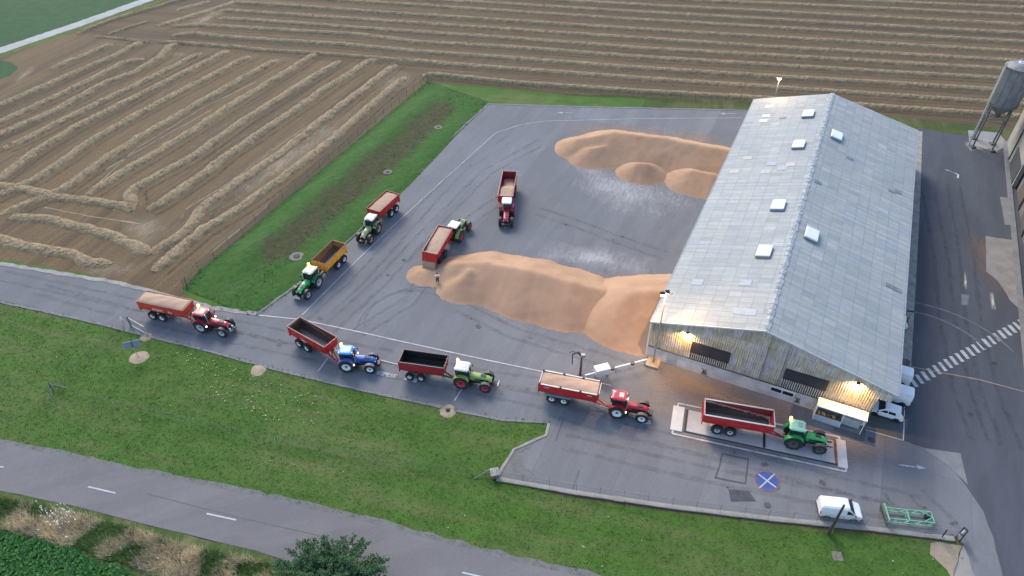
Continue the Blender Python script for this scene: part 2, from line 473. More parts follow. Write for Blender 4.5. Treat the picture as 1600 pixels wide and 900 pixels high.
LAWN = [(-700, 400), (0, 465), (205, 515), (440, 575), (700, 634), (870, 655), (860, 690), (800, 720), (790, 752), (900, 780), (1050, 800), (1300, 830), (1510, 850), (1482, 905), (1440, 1000), (960, 1000), (960, 910), (600, 818), (200, 730), (0, 690), (-700, 560)]
sheet('lawn', LAWN, .03, M_GRASS, .15)
sheet('lane_verge', [(-300, 372), (0, 404), (60, 416), (110, 424), (150, 433), (290, 470), (0, 425), (-300, 395)], .022, M_GRASS, .5)
M_BACKGRASS = m_grass('rough_grass', (.03, .055, .014), (.065, .09, .022), (.15, .13, .065), .8)
sheet('back_verge', [(880, 146), (1000, 150), (1190, 160), (1310, 170), (1400, 182), (1520, 196), (1640, 208), (1640, 236), (1440, 214), (1300, 200), (1165, 180), (900, 172)], .02, M_BACKGRASS, .5)
M_GRAVEL = m_concrete('gravel', (.15, .15, .145), (.09, .09, .085), 1.2)
M_CONC = m_concrete('concrete'); M_CONC_G = m_concrete('grey_concrete', (.20, .20, .20), (.13, .13, .135), .5)
# swale: grass bank beside the fence, falling to a ditch bottom and rising to the yard edge
def m_swale():
    m, nt, b = nodes('swale_grass')
    w = coords(nt, 'world'); a = N(nt, 'ShaderNodeVertexColor', layer_name='fade')
    f = noise_n(nt, w, 1.3, 7, .78); h = noise_n(nt, w, .3, 4, .6); st = noise_n(nt, coords(nt, 'world', (1, .15, 1), R(50)), .9, 5, .7)
    green = ramp(nt, f, [(.32, (.022, .075, .012)), (.7, (.05, .125, .02))])
    green = mix(nt, ramp(nt, st, [(.5, 0.0), (.7, .4)]), green, (.10, .15, .06))
    brown = ramp(nt, f, [(.3, (.034, .040, .014)), (.7, (.085, .082, .038))])
    k = N(nt, 'ShaderNodeMath', operation='ADD'); L(nt, a.outputs['Color'], k.inputs[0])
    hm = N(nt, 'ShaderNodeMath', operation='MULTIPLY_ADD'); L(nt, h, hm.inputs[0]); hm.inputs[1].default_value = 1.1; hm.inputs[2].default_value = -.55
    L(nt, hm.outputs[0], k.inputs[1])
    col = mix(nt, ramp(nt, k.outputs[0], [(.36, 0.0), (.80, .95)]), green, brown)
    L(nt, col, b.inputs['Base Color']); setin(b, Roughness=.9); b.inputs['Specular IOR Level'].default_value = .2
    bump(nt, b, f, .8, .2)
    return m
M_SWALE = m_swale()
outer = [(286, 452), (310, 425), (400, 352), (500, 268), (600, 185), (669, 127)]
inner = [(400, 497), (470, 446), (560, 366), (640, 290), (720, 205), (765, 160)]
def along(pl, t):
    P_ = [at(*p) for p in pl]; ls = [(b - a).length for a, b in zip(P_[:-1], P_[1:])]; s = t * sum(ls)
    for a, b, l in zip(P_[:-1], P_[1:], ls):
        if s <= l: return a.lerp(b, s / l)
        s -= l
    return P_[-1]
def fade_attr(o, vals):
    at_ = o.data.color_attributes.new('fade', 'FLOAT_COLOR', 'POINT')
    for d, v in zip(at_.data, vals): d.color = (v, v, v, 1)
NU, NV = 110, 26
mb = MB(); vs = []; fd = []
for i in range(NU + 1):
    t = i / NU; A_ = along(outer, t); B_ = along(inner, t)
    for j in range(NV + 1):
        u = j / NV; p = A_.lerp(B_, u)
        end = min(1, min(t, 1 - t) / .16)
        z = .035 + end * .55 * math.exp(-((u - .26) / .16) ** 2) + end * .18 * math.exp(-((u - .85) / .12) ** 2)
        z += .05 * (noise.noise((p.x * .6, p.y * .6, 0)) + 1) * min(1, 6 * u * (1 - u))
        vs.append((p.x, p.y, z))
        bc = math.exp(-((u - (.55 - .1 * (1 - t))) / .23) ** 2) * min(1, max(0, (t - .06) / .12)) * min(1, (1 - t) / .12)
        fd.append(bc)
mb.add(vs, [(i * (NV + 1) + j, i * (NV + 1) + j + 1, (i + 1) * (NV + 1) + j + 1, (i + 1) * (NV + 1) + j) for i in range(NU) for j in range(NV)])
sw = tag(mb.build('swale_bank', M_SWALE, smooth=True), kind='structure'); fade_attr(sw, fd)
sheet('back_lawn', [(664, 128), (770, 136), (890, 150), (1010, 154), (1000, 172), (760, 168), (740, 175)], .03, M_GRASS, .3)
sheet('lane_corner_grass', [(284, 455), (300, 445), (420, 480), (404, 494), (330, 484), (296, 468)], .028, M_GRASS, .2)
# paved surfaces
YARD = [(762, 163), (900, 167), (1165, 173), (1320, 180), (1450, 206), (1470, 300), (1700, 640), (1700, 1050), (1470, 1050), (1486, 900), (1506, 852), (1490, 838), (1350, 822), (1200, 808), (1050, 790), (900, 769), (776, 748),
        (783, 734), (802, 703), (838, 688), (853, 681), (858, 661), (780, 655), (700, 638), (560, 608), (440, 579), (330, 549), (205, 518), (120, 497), (0, 471), (-700, 345), (-700, 310), (0, 412), (100, 429), (180, 441), (260, 462), (330, 481), (402, 491), (470, 441), (555, 366), (620, 300), (690, 228)]
sheet('yard', YARD, .06, M_YARD, .26, .9)
sheet('dark_apron', [(1432, 200), (1510, 213), (1575, 226), (1640, 242), (2000, 242), (2000, 1100), (1585, 1000), (1566, 900), (1551, 840), (1536, 800), (1510, 760), (1480, 725), (1447, 702), (1412, 689), (1360, 640)], .075, M_APRON, .08)
sheet('apron_patch', [(1440, 700), (1500, 709), (1512, 758), (1480, 728)], .083, M_CONC_G, .03)
sheet('parking_bay', [(1320, 650), (1420, 655), (1411, 689), (1352, 672), (1350, 690), (1338, 688), (1300, 672)], .083, m_asphalt('worn_bay', (.11, .115, .11), False, (.16, .16, .15), (.08, .08, .08)), .05)
sheet('gateway_sand', [(1452, 848), (1502, 852), (1486, 905), (1478, 890), (1455, 868)], .078, m_concrete('sandy_gravel', (.30, .24, .17), (.20, .16, .11), .8), .35)
sheet('pale_concrete', [(1503, 850), (1492, 900), (1478, 960), (1540, 960), (1520, 890)], .066, m_concrete('pale_slab', (.27, .25, .22), (.20, .19, .18), .3), .25)
sheet('gravel_corner', [(776, 745), (785, 732), (803, 702), (838, 687), (830, 700), (815, 712), (820, 730), (850, 755), (800, 750)], .072, M_GRAVEL, .3, .8)
strip('kerb', [(-300, 418), (0, 472), (120, 498), (205, 519), (330, 550), (440, 580), (560, 609), (700, 639), (780, 656), (857, 661)], .35, .10, M_CONC_G, .12, thick=.1)
strip('kerb', [(402, 491), (470, 441), (555, 366), (620, 300), (690, 228), (763, 163), (900, 167), (1165, 173)], .4, .11, M_CONC_G, .18, thick=.1)
strip('kerb', [(402, 491), (330, 481), (260, 462), (180, 441), (100, 429), (0, 412)], .7, .10, M_CONC, .3, thick=.06)
strip('kerb', [(777, 746), (784, 733), (803, 703), (838, 687), (853, 681), (858, 662)], .3, .13, M_CONC, .12, thick=.1)
sheet('hall_pavement', [(1428, 205), (1441, 206), (1438, 300), (1432, 420), (1424, 560), (1420, 610), (1400, 610)], .09, M_CONC, .05)
ROAD_U = [(-300, 640), (0, 694), (100, 713), (200, 736), (400, 775), (600, 823), (780, 872), (900, 899), (1020, 930), (1300, 1010)]
ROAD_L = [(1300, 1110), (900, 990), (650, 930), (480, 888), (400, 861), (250, 825), (120, 792), (0, 767), (-300, 705)]
strip('gravel_verge', ROAD_U, 1.3, .045, M_GRAVEL, .35)
sheet('road', ROAD_U + ROAD_L, .06, M_ROAD, .06, 1.5)
for q in ([(138, 761), (181, 771)], [(323, 803), (369, 813)], [(-40, 725), (6, 730.5)], [(540, 853), (566, 859)], [(722, 895), (770, 906)]):
    strip('lane_dash', q, .16, .075, M_MARK)
strip('road_crack', [(230, 772), (300, 790), (400, 815), (520, 842)], .12, .07, paint('tar', (.06, .06, .065), .6), .05)
# verge south of the road and the leafy crop
VERGE = [(-300, 705), (0, 767), (120, 792), (250, 825), (400, 861), (480, 888), (650, 930), (650, 1100), (-300, 1100)]
sheet('roadside_verge', VERGE, .04, m_grass('verge_grass', (.04, .07, .018), (.07, .11, .03), (.22, .19, .10), .8), .2)
CROP = [(-200, 800), (0, 832), (60, 845), (120, 862), (150, 880), (185, 884), (215, 905), (240, 960), (-200, 1000)]
sheet('crop_soil', CROP, .05, paint('crop_soil', (.02, .028, .012), .95), .3)
# yard markings
YL = [([(472, 493), (560, 405), (640, 330), (745, 235)], .14), ([(745, 235), (775, 208), (812, 196), (850, 190), (1000, 186), (1160, 185)], .14),
      ([(404, 493), (470, 500), (560, 519), (640, 537), (750, 561), (850, 582)], .2), ([(497, 581), (512, 561)], .17), ([(710, 627), (723, 606)], .17),
      ([(524, 548), (540, 552)], .17), ([(594, 563), (622, 570)], .17), ([(897, 590), (955, 603)], .15), ([(938, 634), (1012, 660)], .15),
      ([(640, 330), (745, 235)], .1), ([(1352, 672), (1411, 689)], .16), ([(1411, 689), (1413, 628)], .16), ([(1404, 727), (1428, 731)], .14)]
for i, (q, w_) in enumerate(YL): strip('painted_line', q, w_ * .8, .094 + .0012 * i, M_MARK, .03)
strip('painted_line', [(1415, 572), (1440, 577), (1530, 594), (1620, 618)], .16, .092, paint('ochre_paint', (.24, .19, .13), .8, .3), .04)
strip('pavement_joint', [(880, 655), (868, 690)], .12, .09, paint('tar', (.06, .06, .065)), .03)
strip('pavement_joint', [(893, 770), (900, 750), (905, 735)], .10, .09, paint('tar', (.06, .06, .065)), .05)
for q in ([(1128, 710), (1169, 718)], [(1169, 718), (1164, 756)], [(1164, 756), (1117, 747)], [(1117, 747), (1124, 728), (1128, 710)]):
    strip('pavement_joint', q, .14, .091, paint('tar', (.06, .06, .065)), .08)
sheet('asphalt_patch', [(1138, 765), (1170, 768), (1181, 784), (1142, 784)], .088, paint('fresh_tar', (.055, .058, .07), .8, .3), .06)
sheet('asphalt_patch', [(1502, 460), (1513, 461), (1513, 478), (1502, 477)], .088, paint('worn_grey', (.12, .125, .14), .8, .3), .1)
for c_, r_ in (((1199, 790), .35), ((1361, 688), .4)):
    c = at(*c_); sheet('manhole_cover', [(c.x + r_ * math.cos(a), c.y + r_ * math.sin(a), 0) for a in [k * .52 for k in range(12)]], .096, paint('cast_iron', (.07, .065, .06), .8, .4), world_pts=True)
M_WORN2 = paint('faded_crossing_paint', (.36, .365, .38), .8, .3, 1.2, dirt=(.15, .155, .17), dirta=.6)
M_WORN = paint('worn_road_paint', (.30, .30, .32), .8, .35, 1.5, dirt=(.17, .17, .19))
def arrow(c, d, s=1.0, z=.096):
    c = at(*c); d = (at(*d) - c); d.z = 0; d.normalize(); n_ = Vector((-d.y, d.x, 0))
    P = [(0, -.1), (2.2, -.1), (2.2, -.45), (3.4, 0), (2.2, .45), (2.2, .1), (0, .1)]
    sheet('road_arrow', [c + (d * x + n_ * y) * s for x, y in P], z, M_WORN, world_pts=True)
arrow((896, 176), (870, 177)); arrow((1150, 178.5), (1118, 178)); arrow((1408, 727), (1456, 734), .75, .1)
strip('painted_line', [(1496, 279), (1497, 274), (1492, 271)], .3, .096, M_MARK)
arrow((1494, 272), (1486, 269), .6, .098)
# zebra crossing
za, zb = at(1427, 598), at(1597, 506)
zd = (zb - za); nz = 21
for i in range(nz):
    c = za + zd * (i / (nz - 1)); a = c + (at(1511, 552) - at(1505.5, 545.5)); b_ = c - (at(1511, 552) - at(1505.5, 545.5))
    strip('zebra_stripe', [a, b_], .46 + .06 * random.random(), .09, M_WORN2, .05, world_pts=True)
# round no-stopping marking
nc = at(1198.5, 752)
def disc(r, z, m, name='painted_roundel'):
    sheet(name, [(nc.x + r * math.cos(k * .1745), nc.y + r * math.sin(k * .1745), 0) for k in range(36)], z, m, world_pts=True)
disc(1.32, .09, paint('faded_red_paint', (.20, .09, .11), .8, .3)); disc(1.16, .094, paint('blue_paint', (.035, .075, .25), .7, .3, 2))
for q in ([(1184.5, 741.5), (1212.5, 762.5)], [(1186.5, 763), (1210.5, 741)]): strip('painted_line', q, .14, .098 if q[0][0] < 1185 else .1, M_MARK)
# worn lettering painted on the lane (six characters)
GL = [[(0, 0, 0, 1), (0, 1, .6, 1), (.6, 1, .6, .5), (.6, .5, 0, .5), (0, .5, .6, 0)], [(0, 0, 0, 1), (0, 1, .6, 1), (.6, 1, .6, 0), (.6, 0, 0, 0)],
      [(0, 0, 0, 1), (0, 1, .6, 1), (.6, 1, .6, .5), (.6, .5, 0, .5)], [(0, 0, 0, 1), (0, 1, .6, 1), (0, .5, .5, .5), (0, 0, .6, 0)],
      [(.6, 1, 0, 1), (0, 1, 0, .5), (0, .5, .6, .5), (.6, .5, .6, 0), (.6, 0, 0, 0)], [(0, 0, 0, 1), (0, 1, .6, 1), (0, .5, .5, .5), (0, 0, .6, 0)]]
ta, tb = at(590, 583), at(619, 589); td = (tb - ta) / 5.6; tn = Vector((-td.y, td.x, 0)).normalized()
for i, g in enumerate(GL):
    mb = MB()
    for k, (x0, y0, x1, y1) in enumerate(g):
        a = ta + td * (i + x0) + tn * (y0 * .5 - .25); b_ = ta + td * (i + x1) + tn * (y1 * .5 - .25)
        d = (b_ - a).normalized() * .045; n_ = Vector((-d.y, d.x, 0)); zz = .094 + .002 * k
        mb.add([(*(a - d + n_).xy, zz), (*(b_ + d + n_).xy, zz), (*(b_ + d - n_).xy, zz), (*(a - d - n_).xy, zz)], [(3, 2, 1, 0)])
    tag(mb.build('painted_letter', M_MARK), kind='structure')
strip('painted_line', [(647, 598), (651, 592)], .5, .094, M_MARK, .15); strip('painted_line', [(632, 592), (636, 592.5)], .35, .094, M_MARK, .12)
# tyre marks on the yard
M_RUB = paint('rubber_mark', (.115, .118, .14), .8, .3)
M_TRK = m_track('tyre_track', (.115, .113, .116), .36); M_TRKD = m_track('dark_tyre_track', (.045, .05, .06), .4); M_OIL = m_track('oil_stain', (.05, .05, .05), .8)
def arc(c, r, a0, a1, w_=.22, z=.085):
    c = at(*c); strip('tyre_mark', [Vector((c.x + r * math.cos(R(a)), c.y + r * math.sin(R(a)), 0)) for a in range(a0, a1, 4)], w_, z, M_RUB, .1, world_pts=True)
arc((640, 500), 6.0, 40, 200, .2); arc((655, 512), 8.2, 60, 190, .2, .087); arc((1440, 560), 9, 10, 80, .25, .09); arc((1450, 570), 12, 10, 75, .25, .091)
TRK = [[(60, 452), (200, 490), (330, 520), (470, 550), (600, 578), (720, 602), (850, 628)], [(0, 430), (200, 474), (330, 502), (440, 525), (600, 556), (740, 586), (880, 606)], [(470, 520), (560, 440), (640, 350), (720, 265), (800, 215)], [(500, 528), (600, 436), (690, 340), (760, 270), (850, 220)],
       [(560, 520), (640, 470), (700, 380), (740, 340), (800, 300)], [(860, 640), (950, 665), (1050, 690), (1200, 728), (1340, 765), (1440, 790)], [(880, 690), (1000, 718), (1120, 745), (1260, 772), (1400, 800)], [(1430, 770), (1480, 820), (1510, 880)], [(1450, 300), (1470, 400), (1480, 500), (1500, 600), (1530, 690)], [(1490, 290), (1510, 400), (1520, 500), (1545, 610), (1580, 700)], [(720, 480), (800, 520), (900, 550), (980, 575)], [(840, 330), (900, 350), (980, 380), (1040, 400)]]
for k_, q in enumerate(TRK):
    P_ = [at(*c) for c in q]
    for off in (-.95, .95):
        L_ = []
        for i, p in enumerate(P_):
            d = (P_[min(i + 1, len(P_) - 1)] - P_[max(i - 1, 0)]).normalized(); L_.append(p + Vector((-d.y, d.x, 0)) * off)
        strip('tyre_mark', L_, .5, .0795 + k_ * .0004, M_TRK if k_ not in (8, 9) else M_TRKD, .3, world_pts=True)
rs_ = random.Random(9)
for k_ in range(34):
    q = rs_.choice(TRK); i = rs_.randrange(len(q) - 1); p = at(*q[i]).lerp(at(*q[i + 1]), rs_.random()) + Vector((rs_.gauss(0, .8), rs_.gauss(0, .8), 0)); rr_ = rs_.uniform(.12, .5)
    sheet('oil_stain', [(p.x + rr_ * math.cos(a * .628) * rs_.uniform(.6, 1.2), p.y + rr_ * math.sin(a * .628) * rs_.uniform(.6, 1.2), 0) for a in range(10)], .0855 + k_ * .00005, M_OIL, world_pts=True)
# dusty wash-outs on the asphalt, plus painted sky sheen and lamp tint
def dust(name, px, mat, z):
    P = [at(*p) for p in px]; c = sum(P, Vector()) / len(P)
    K = 14; ring = resample(P + [P[0]], 1.5)[:-1]; vs = []; fd = []
    for k in range(K + 1):
        for p in ring: q = c.lerp(p, k / K); vs.append((q.x, q.y, z)); fd.append(1 - k / K)
    n = len(ring); mb = MB()
    mb.add(vs, [(k * n + i, k * n + (i + 1) % n, (k + 1) * n + (i + 1) % n, (k + 1) * n + i) for k in range(1, K) for i in range(n)] + [(i, n + i, n + (i + 1) % n) for i in range(n)])
    o = tag(mb.build(name, mat), kind='stuff'); fade_attr(o, fd)
M_DUST = m_dust('pale_dust_or_sheen', (.42, .41, .41), R(20), .8, .20, .36); M_DUSTW = m_dust('grain_dust', (.40, .29, .22), R(20), .7, .13, .36)
dust('pale_dust_or_sheen', [(845, 235), (870, 225), (970, 262), (1100, 300), (1125, 330), (1060, 370), (960, 350), (880, 300)], M_DUST, .081)
dust('pale_dust_or_sheen', [(790, 400), (850, 370), (950, 380), (1040, 405), (1045, 440), (950, 435)], M_DUST, .0815)
dust('pale_dust_or_sheen', [(640, 345), (700, 215), (900, 165), (860, 240), (760, 330)], m_dust('painted_sky_sheen', (.30, .315, .345), R(20), .6), .0805)  # bluish sky sheen on the upper-left yard, painted as a pale overlay
dust('grain_scatter', [(625, 420), (690, 385), (800, 385), (960, 420), (1050, 425), (1050, 540), (920, 520), (760, 497), (690, 460)], M_DUSTW, .0832)
dust('grain_scatter', [(850, 235), (900, 195), (960, 185), (1150, 205), (1150, 320), (1010, 305), (930, 280)], M_DUSTW, .0834)
dust('grain_dust', [(700, 450), (820, 485), (930, 490), (1030, 520), (1010, 560), (900, 530), (760, 500)], M_DUSTW, .082)
dust('grain_dust', [(860, 195), (960, 185), (1150, 210), (1140, 260), (900, 250)], M_DUSTW, .0825)
dust('grain_dust', [(1500, 340), (1560, 370), (1600, 420), (1590, 490), (1540, 470), (1500, 400)], m_dust('brown_dust', (.20, .14, .10), R(20), .7), .0835)
M_WARMD = m_dust('grain_dust_lamp_tint', (.30, .225, .175), R(110), .8, .10, .27)  # real grain dust, its warm colour also painting in lamp glow
dust('trodden_dust_lamp_tint', [(985, 565), (1070, 585), (1290, 690), (1400, 700), (1460, 735), (1400, 748), (1330, 745), (1180, 725), (1040, 700), (1010, 650), (940, 625), (930, 600)], M_WARMD, .0838)
dust('trodden_dust_lamp_tint', [(1030, 570), (1100, 590), (1270, 650), (1260, 680), (1120, 640), (1040, 610)], M_WARMD, .0845)
M_SPILL = m_dust('white_spill', (.55, .52, .42), R(20), 1.0)
for q in ([(1505, 420), (1510, 420), (1512, 458), (1505, 458)], [(1545, 455), (1552, 455), (1558, 490), (1548, 488)], [(1498, 217), (1530, 222), (1542, 238), (1512, 240)]): dust('white_spill', q, M_SPILL, .086)
# loading ramp slab by the right-hand store
sheet('concrete_slab', [(1540, 370), (1582, 376), (1590, 420), (1600, 490), (1578, 470), (1560, 440), (1541, 425)], .088, m_concrete('store_slab', (.24, .22, .20), (.16, .14, .12), .4), .15)
sheet('concrete_slab', [(1562, 308), (1578, 310), (1586, 352), (1570, 352)], .088, M_CONC_G, .1)
sheet('concrete_slab', [(1512, 204), (1560, 208), (1575, 226), (1556, 238), (1515, 226)], .088, m_concrete('silo_slab', (.27, .26, .25), (.17, .17, .18), .4), .12)

# ------------------------------------------------------------------ straw windrows
def windrow(px, label, w=.85, h=.5, group='straw windrows in the stubble field', seed=0, zoff=0.0, wob=1.0):
    P = resample([at(*p) for p in px], .42); n = len(P)
    prof = [-1, -.72, -.36, 0, .36, .72, 1]; vs = []
    for i, p in enumerate(P):
        d = (P[min(i + 2, n - 1)] - P[max(i - 2, 0)]).normalized(); nn = Vector((-d.y, d.x, 0))
        e = min(1, min(i, n - 1 - i) / 5 + .15)
        ww = w * (1 + .16 * noise.noise((p.x * .55 + seed, p.y * .55, 2)) + .12 * noise.noise((p.x * 1.9, p.y * 1.9, seed))) * (.45 + .55 * e)
        hh = h * (1 + .25 * noise.noise((p.x * .8, p.y * .8 + seed, 5))) * e
        sh = .22 * wob * noise.noise((p.x * .45, p.y * .45, seed + 11))
        for j, u in enumerate(prof):
            q = p + nn * (u * ww + sh)
            r_ = noise.noise((q.x * 2.1, q.y * 2.1, seed)) * .11 + noise.noise((q.x * 4.5, q.y * 4.5, seed)) * .10
            z = zoff + hh * (1 - abs(u) ** 2.4) + (r_ if abs(u) < .95 else 0)
            vs.append((q.x + .12 * noise.noise((q.y * 3, q.x * 3, 1)), q.y, max(z, .012) if abs(u) < 1 else -.02))
    m = len(prof); mb = MB(); rg = random.Random(int(seed * 100)); lv = []; lf = []
    for i in range(0, n - 1):
        p = P[i]; d = (P[i + 1] - p).normalized(); nn = Vector((-d.y, d.x, 0))
        for k_ in range(7):
            u = rg.gauss(0, .62); a = rg.uniform(0, 6.283); q = p + nn * (u * w) + d * rg.uniform(-.3, .3); ln_ = rg.uniform(.12, .34)
            z0_ = max(.015, h * (1 - min(1, abs(u)) ** 1.8) + rg.uniform(-.02, .06)); dx, dy = math.cos(a) * ln_, math.sin(a) * ln_
            j = len(lv); lv += [(q.x - dx, q.y - dy, z0_), (q.x + dx, q.y + dy, z0_ + rg.uniform(0, .2) * (1 if abs(u) < 1 else .15)), (q.x + dy * .35, q.y - dx * .35, z0_ + .02)]; lf.append((j, j + 1, j + 2))
    mb.add(lv, lf)
    mb.add(vs, [(i * m + j, (i + 1) * m + j, (i + 1) * m + j + 1, i * m + j + 1) for i in range(n - 1) for j in range(m - 1)])
    return tag(mb.build('straw_windrow', M_STRAW, smooth=False, fixn=False), label, 'straw windrow', group)
ORD = ['first', 'second', 'third', 'fourth', 'fifth', 'sixth', 'seventh', 'eighth', 'ninth', 'tenth', 'eleventh', 'twelfth', 'thirteenth', 'fourteenth', 'fifteenth']
far_rows = [
    [(660, 118), (680, 116.5), (800, 129), (1000, 143), (1200, 154), (1400, 168.5), (1600, 182), (1700, 188)],
    [(610, 93), (640, 95), (720, 102), (800, 108), (1000, 123), (1200, 136.5), (1400, 150), (1600, 163.5), (1700, 170)],
    [(268, 56), (306, 53.5), (340, 57), (400, 61.5), (540, 70), (650, 81), (800, 91.5), (1000, 107), (1200, 119.5), (1400, 131), (1600, 144), (1700, 150)],
    [(268, 41.5), (320, 40), (400, 45.5), (555, 54), (650, 66), (800, 74.5), (1000, 90), (1200, 102), (1400, 114), (1600, 125), (1700, 131)],
    [(340, 29), (400, 32.5), (600, 47), (800, 61), (1000, 76), (1200, 87.5), (1400, 99), (1600, 110.5), (1700, 116)],
    [(344, 16.5), (400, 20), (600, 33.5), (800, 47), (1000, 60.5), (1200, 74), (1400, 85), (1600, 96.5), (1700, 102)],
    [(368, 3.5), (440, 8), (600, 20), (800, 33), (1000, 46.5), (1200, 58.5), (1400, 70), (1600, 82), (1700, 88)],
    [(420, -6), (520, 0), (660, 9), (800, 19), (1000, 32), (1200, 43.5), (1400, 55), (1600, 66.5), (1700, 72)],
    [(560, -8), (665, 0), (800, 7.5), (1000, 20), (1200, 31), (1400, 42), (1600, 53), (1700, 58)],
    [(700, -10), (857, 0), (1000, 8.5), (1200, 18.5), (1400, 29), (1600, 39.5), (1700, 44)],
    [(900, -9), (1057, 0), (1200, 6), (1400, 15), (1600, 25), (1700, 30)],
    [(1100, -10), (1275, -1), (1400, 4), (1600, 13), (1700, 18)],
    [(1300, -10), (1500, -1), (1600, 3), (1700, 8)]]
for i, q in enumerate(far_rows):
    windrow(q, w=1.05, h=.50, wob=.35, label='far straw windrow, %s one counting back from the fence behind the yard' % ORD[i], group='windrows across the far stubble field', seed=i * 3.1)
left_rows = [
    [(240, 424), (313, 363), (377, 324), (434, 284), (518, 220), (587, 159), (634, 120.5)],
    [(236, 396), (289, 363), (306, 341), (312, 330), (332, 312), (434, 243), (523, 173), (590, 123), (618, 101)],
    [(231, 328), (248, 320), (320, 272), (351, 245.5), (484, 156.7), (510, 137), (548, 115), (573, 97), (595, 92)],
    [(206, 326), (203, 303), (211, 294), (244, 276), (300, 246), (379, 190), (490, 120.5), (532, 95.5)],
    [(138, 304), (192, 269), (240, 242), (320, 193), (351, 171), (457, 107), (482, 91), (500, 83)],
    [(0, 335), (33, 323), (98, 297), (120, 281), (164, 249), (220, 214), (320, 156), (373, 126), (434, 93)],
    [(-40, 322), (0, 305), (51, 283), (102, 250), (140, 222), (220, 176), (320, 124), (390, 88)],
    [(-40, 300), (0, 279), (51, 240), (120, 198), (200, 158), (320, 98), (358, 79)],
    [(6, 233), (40, 218), (124, 176), (220, 130), (300, 90), (316, 83)],
    [(-60, 232), (0, 210), (80, 176), (164, 130), (212, 113), (248, 91), (264, 74), (280, 66)],
    [(-60, 216), (0, 191), (96, 148), (190, 100), (226, 92)],
    [(-60, 190), (0, 165), (74, 133), (140, 104), (174, 90), (224, 64)],
    [(80, 109), (124, 90), (176, 69)]]
for i, q in enumerate(left_rows):
    windrow(q, 'slanting straw windrow in the left field, %s one counting from the grass bank fence' % ORD[i], w=1.15, h=.46, group='slanting windrows in the left stubble field', seed=50 + i * 2.7)
M_LINE = m_track('stubble_line', (.27, .195, .105), .75); M_LINED = m_track('bare_line', (.07, .045, .02), .75)
for rows, offs in ((far_rows, (2.3, -2.3)), (left_rows, (2.4, -2.4))):
    for q in rows:
        P_ = [at(*c) for c in q]
        for oi, off in enumerate(offs):
            L_ = [p + Vector((-d.y, d.x, 0)) * off for p, d in ((P_[i], (P_[min(i + 1, len(P_) - 1)] - P_[max(i - 1, 0)]).normalized()) for i in range(len(P_)))]
            strip('wheel_track', L_, .55, .0125 + .001 * oi, M_LINE if off > 0 else M_LINED, .2, world_pts=True)
windrow([(248, 66), (300, 69), (370, 74), (400, 78), (495, 84), (585, 91), (640, 95)], 'tousled straw windrow across the upper ends of the slanting rows', seed=91)
windrow([(120, 53), (180, 30), (240, 13), (280, 1), (310, -8)], 'straw windrow running right along the pale farm track', seed=92)
windrow([(168, 54), (234, 33)], 'short straw windrow stub near the pale farm track', w=.7, h=.35, seed=93)
windrow([(246, 41), (320, 19), (370, 2), (400, -8)], 'scattered straw windrow at the left ends of the far rows, parallel to the farm track', w=1.2, h=.35, seed=94)
windrow([(276, 16), (328, 2)], 'short scattered straw windrow between the farm track and the far rows', w=1.0, h=.3, seed=95)
windrow([(150, 57), (232, 66)], 'thin straw windrow joining the farm track corner to the tousled row', w=.6, h=.3, seed=90)
windrow([(-40, 286), (0, 290), (44, 297), (89, 309), (124, 312), (200, 323), (206, 330)], 'straw windrow crossing the lower ends of the slanting rows, upper one of three', w=1.1, h=.5, seed=96)
windrow([(16, 339), (76, 343), (133, 357), (178, 370), (236, 397)], 'straw windrow crossing the lower ends of the slanting rows, middle one of three', w=1.1, h=.45, seed=97)
windrow([(-60, 362), (0, 374), (44, 386), (111, 397), (138, 410), (173, 414)], 'straw windrow crossing the lower ends of the slanting rows, lowest one beside the lane', w=1.1, h=.45, seed=98)
M_CHAFF = m_dust('straw_litter', (.27, .21, .135), LEFT_ROT, .95)
for k, q in enumerate(([(590, 110), (650, 100), (670, 115), (640, 140), (560, 180)], [(170, 320), (260, 330), (290, 360), (230, 410), (180, 380)], [(120, 400), (200, 395), (260, 430), (160, 445), (110, 430)], [(10, 130), (60, 90), (70, 100), (40, 125), (0, 150)], [(240, 55), (330, 10), (400, -5), (340, 30), (280, 70)], [(255, 82), (290, 78), (300, 88), (265, 92)], [(380, 240), (600, 130), (640, 140), (420, 300), (300, 380), (260, 380)])):
    dust('straw_litter', q, M_CHAFF, .016 + k * .0007)
M_TRACK = paint('crushed_stubble', (.25, .205, .14), .95, .3, .5)
for q in ([(120, 318), (213, 232), (320, 167), (400, 128)], [(290, 327), (351, 290), (440, 225), (500, 183)], [(165, 265), (240, 222), (330, 172)], [(70, 324), (140, 338), (220, 350)], [(330, 395), (420, 320)]):
    strip('wheel_track', q, .22, .02, M_TRACK, .16)

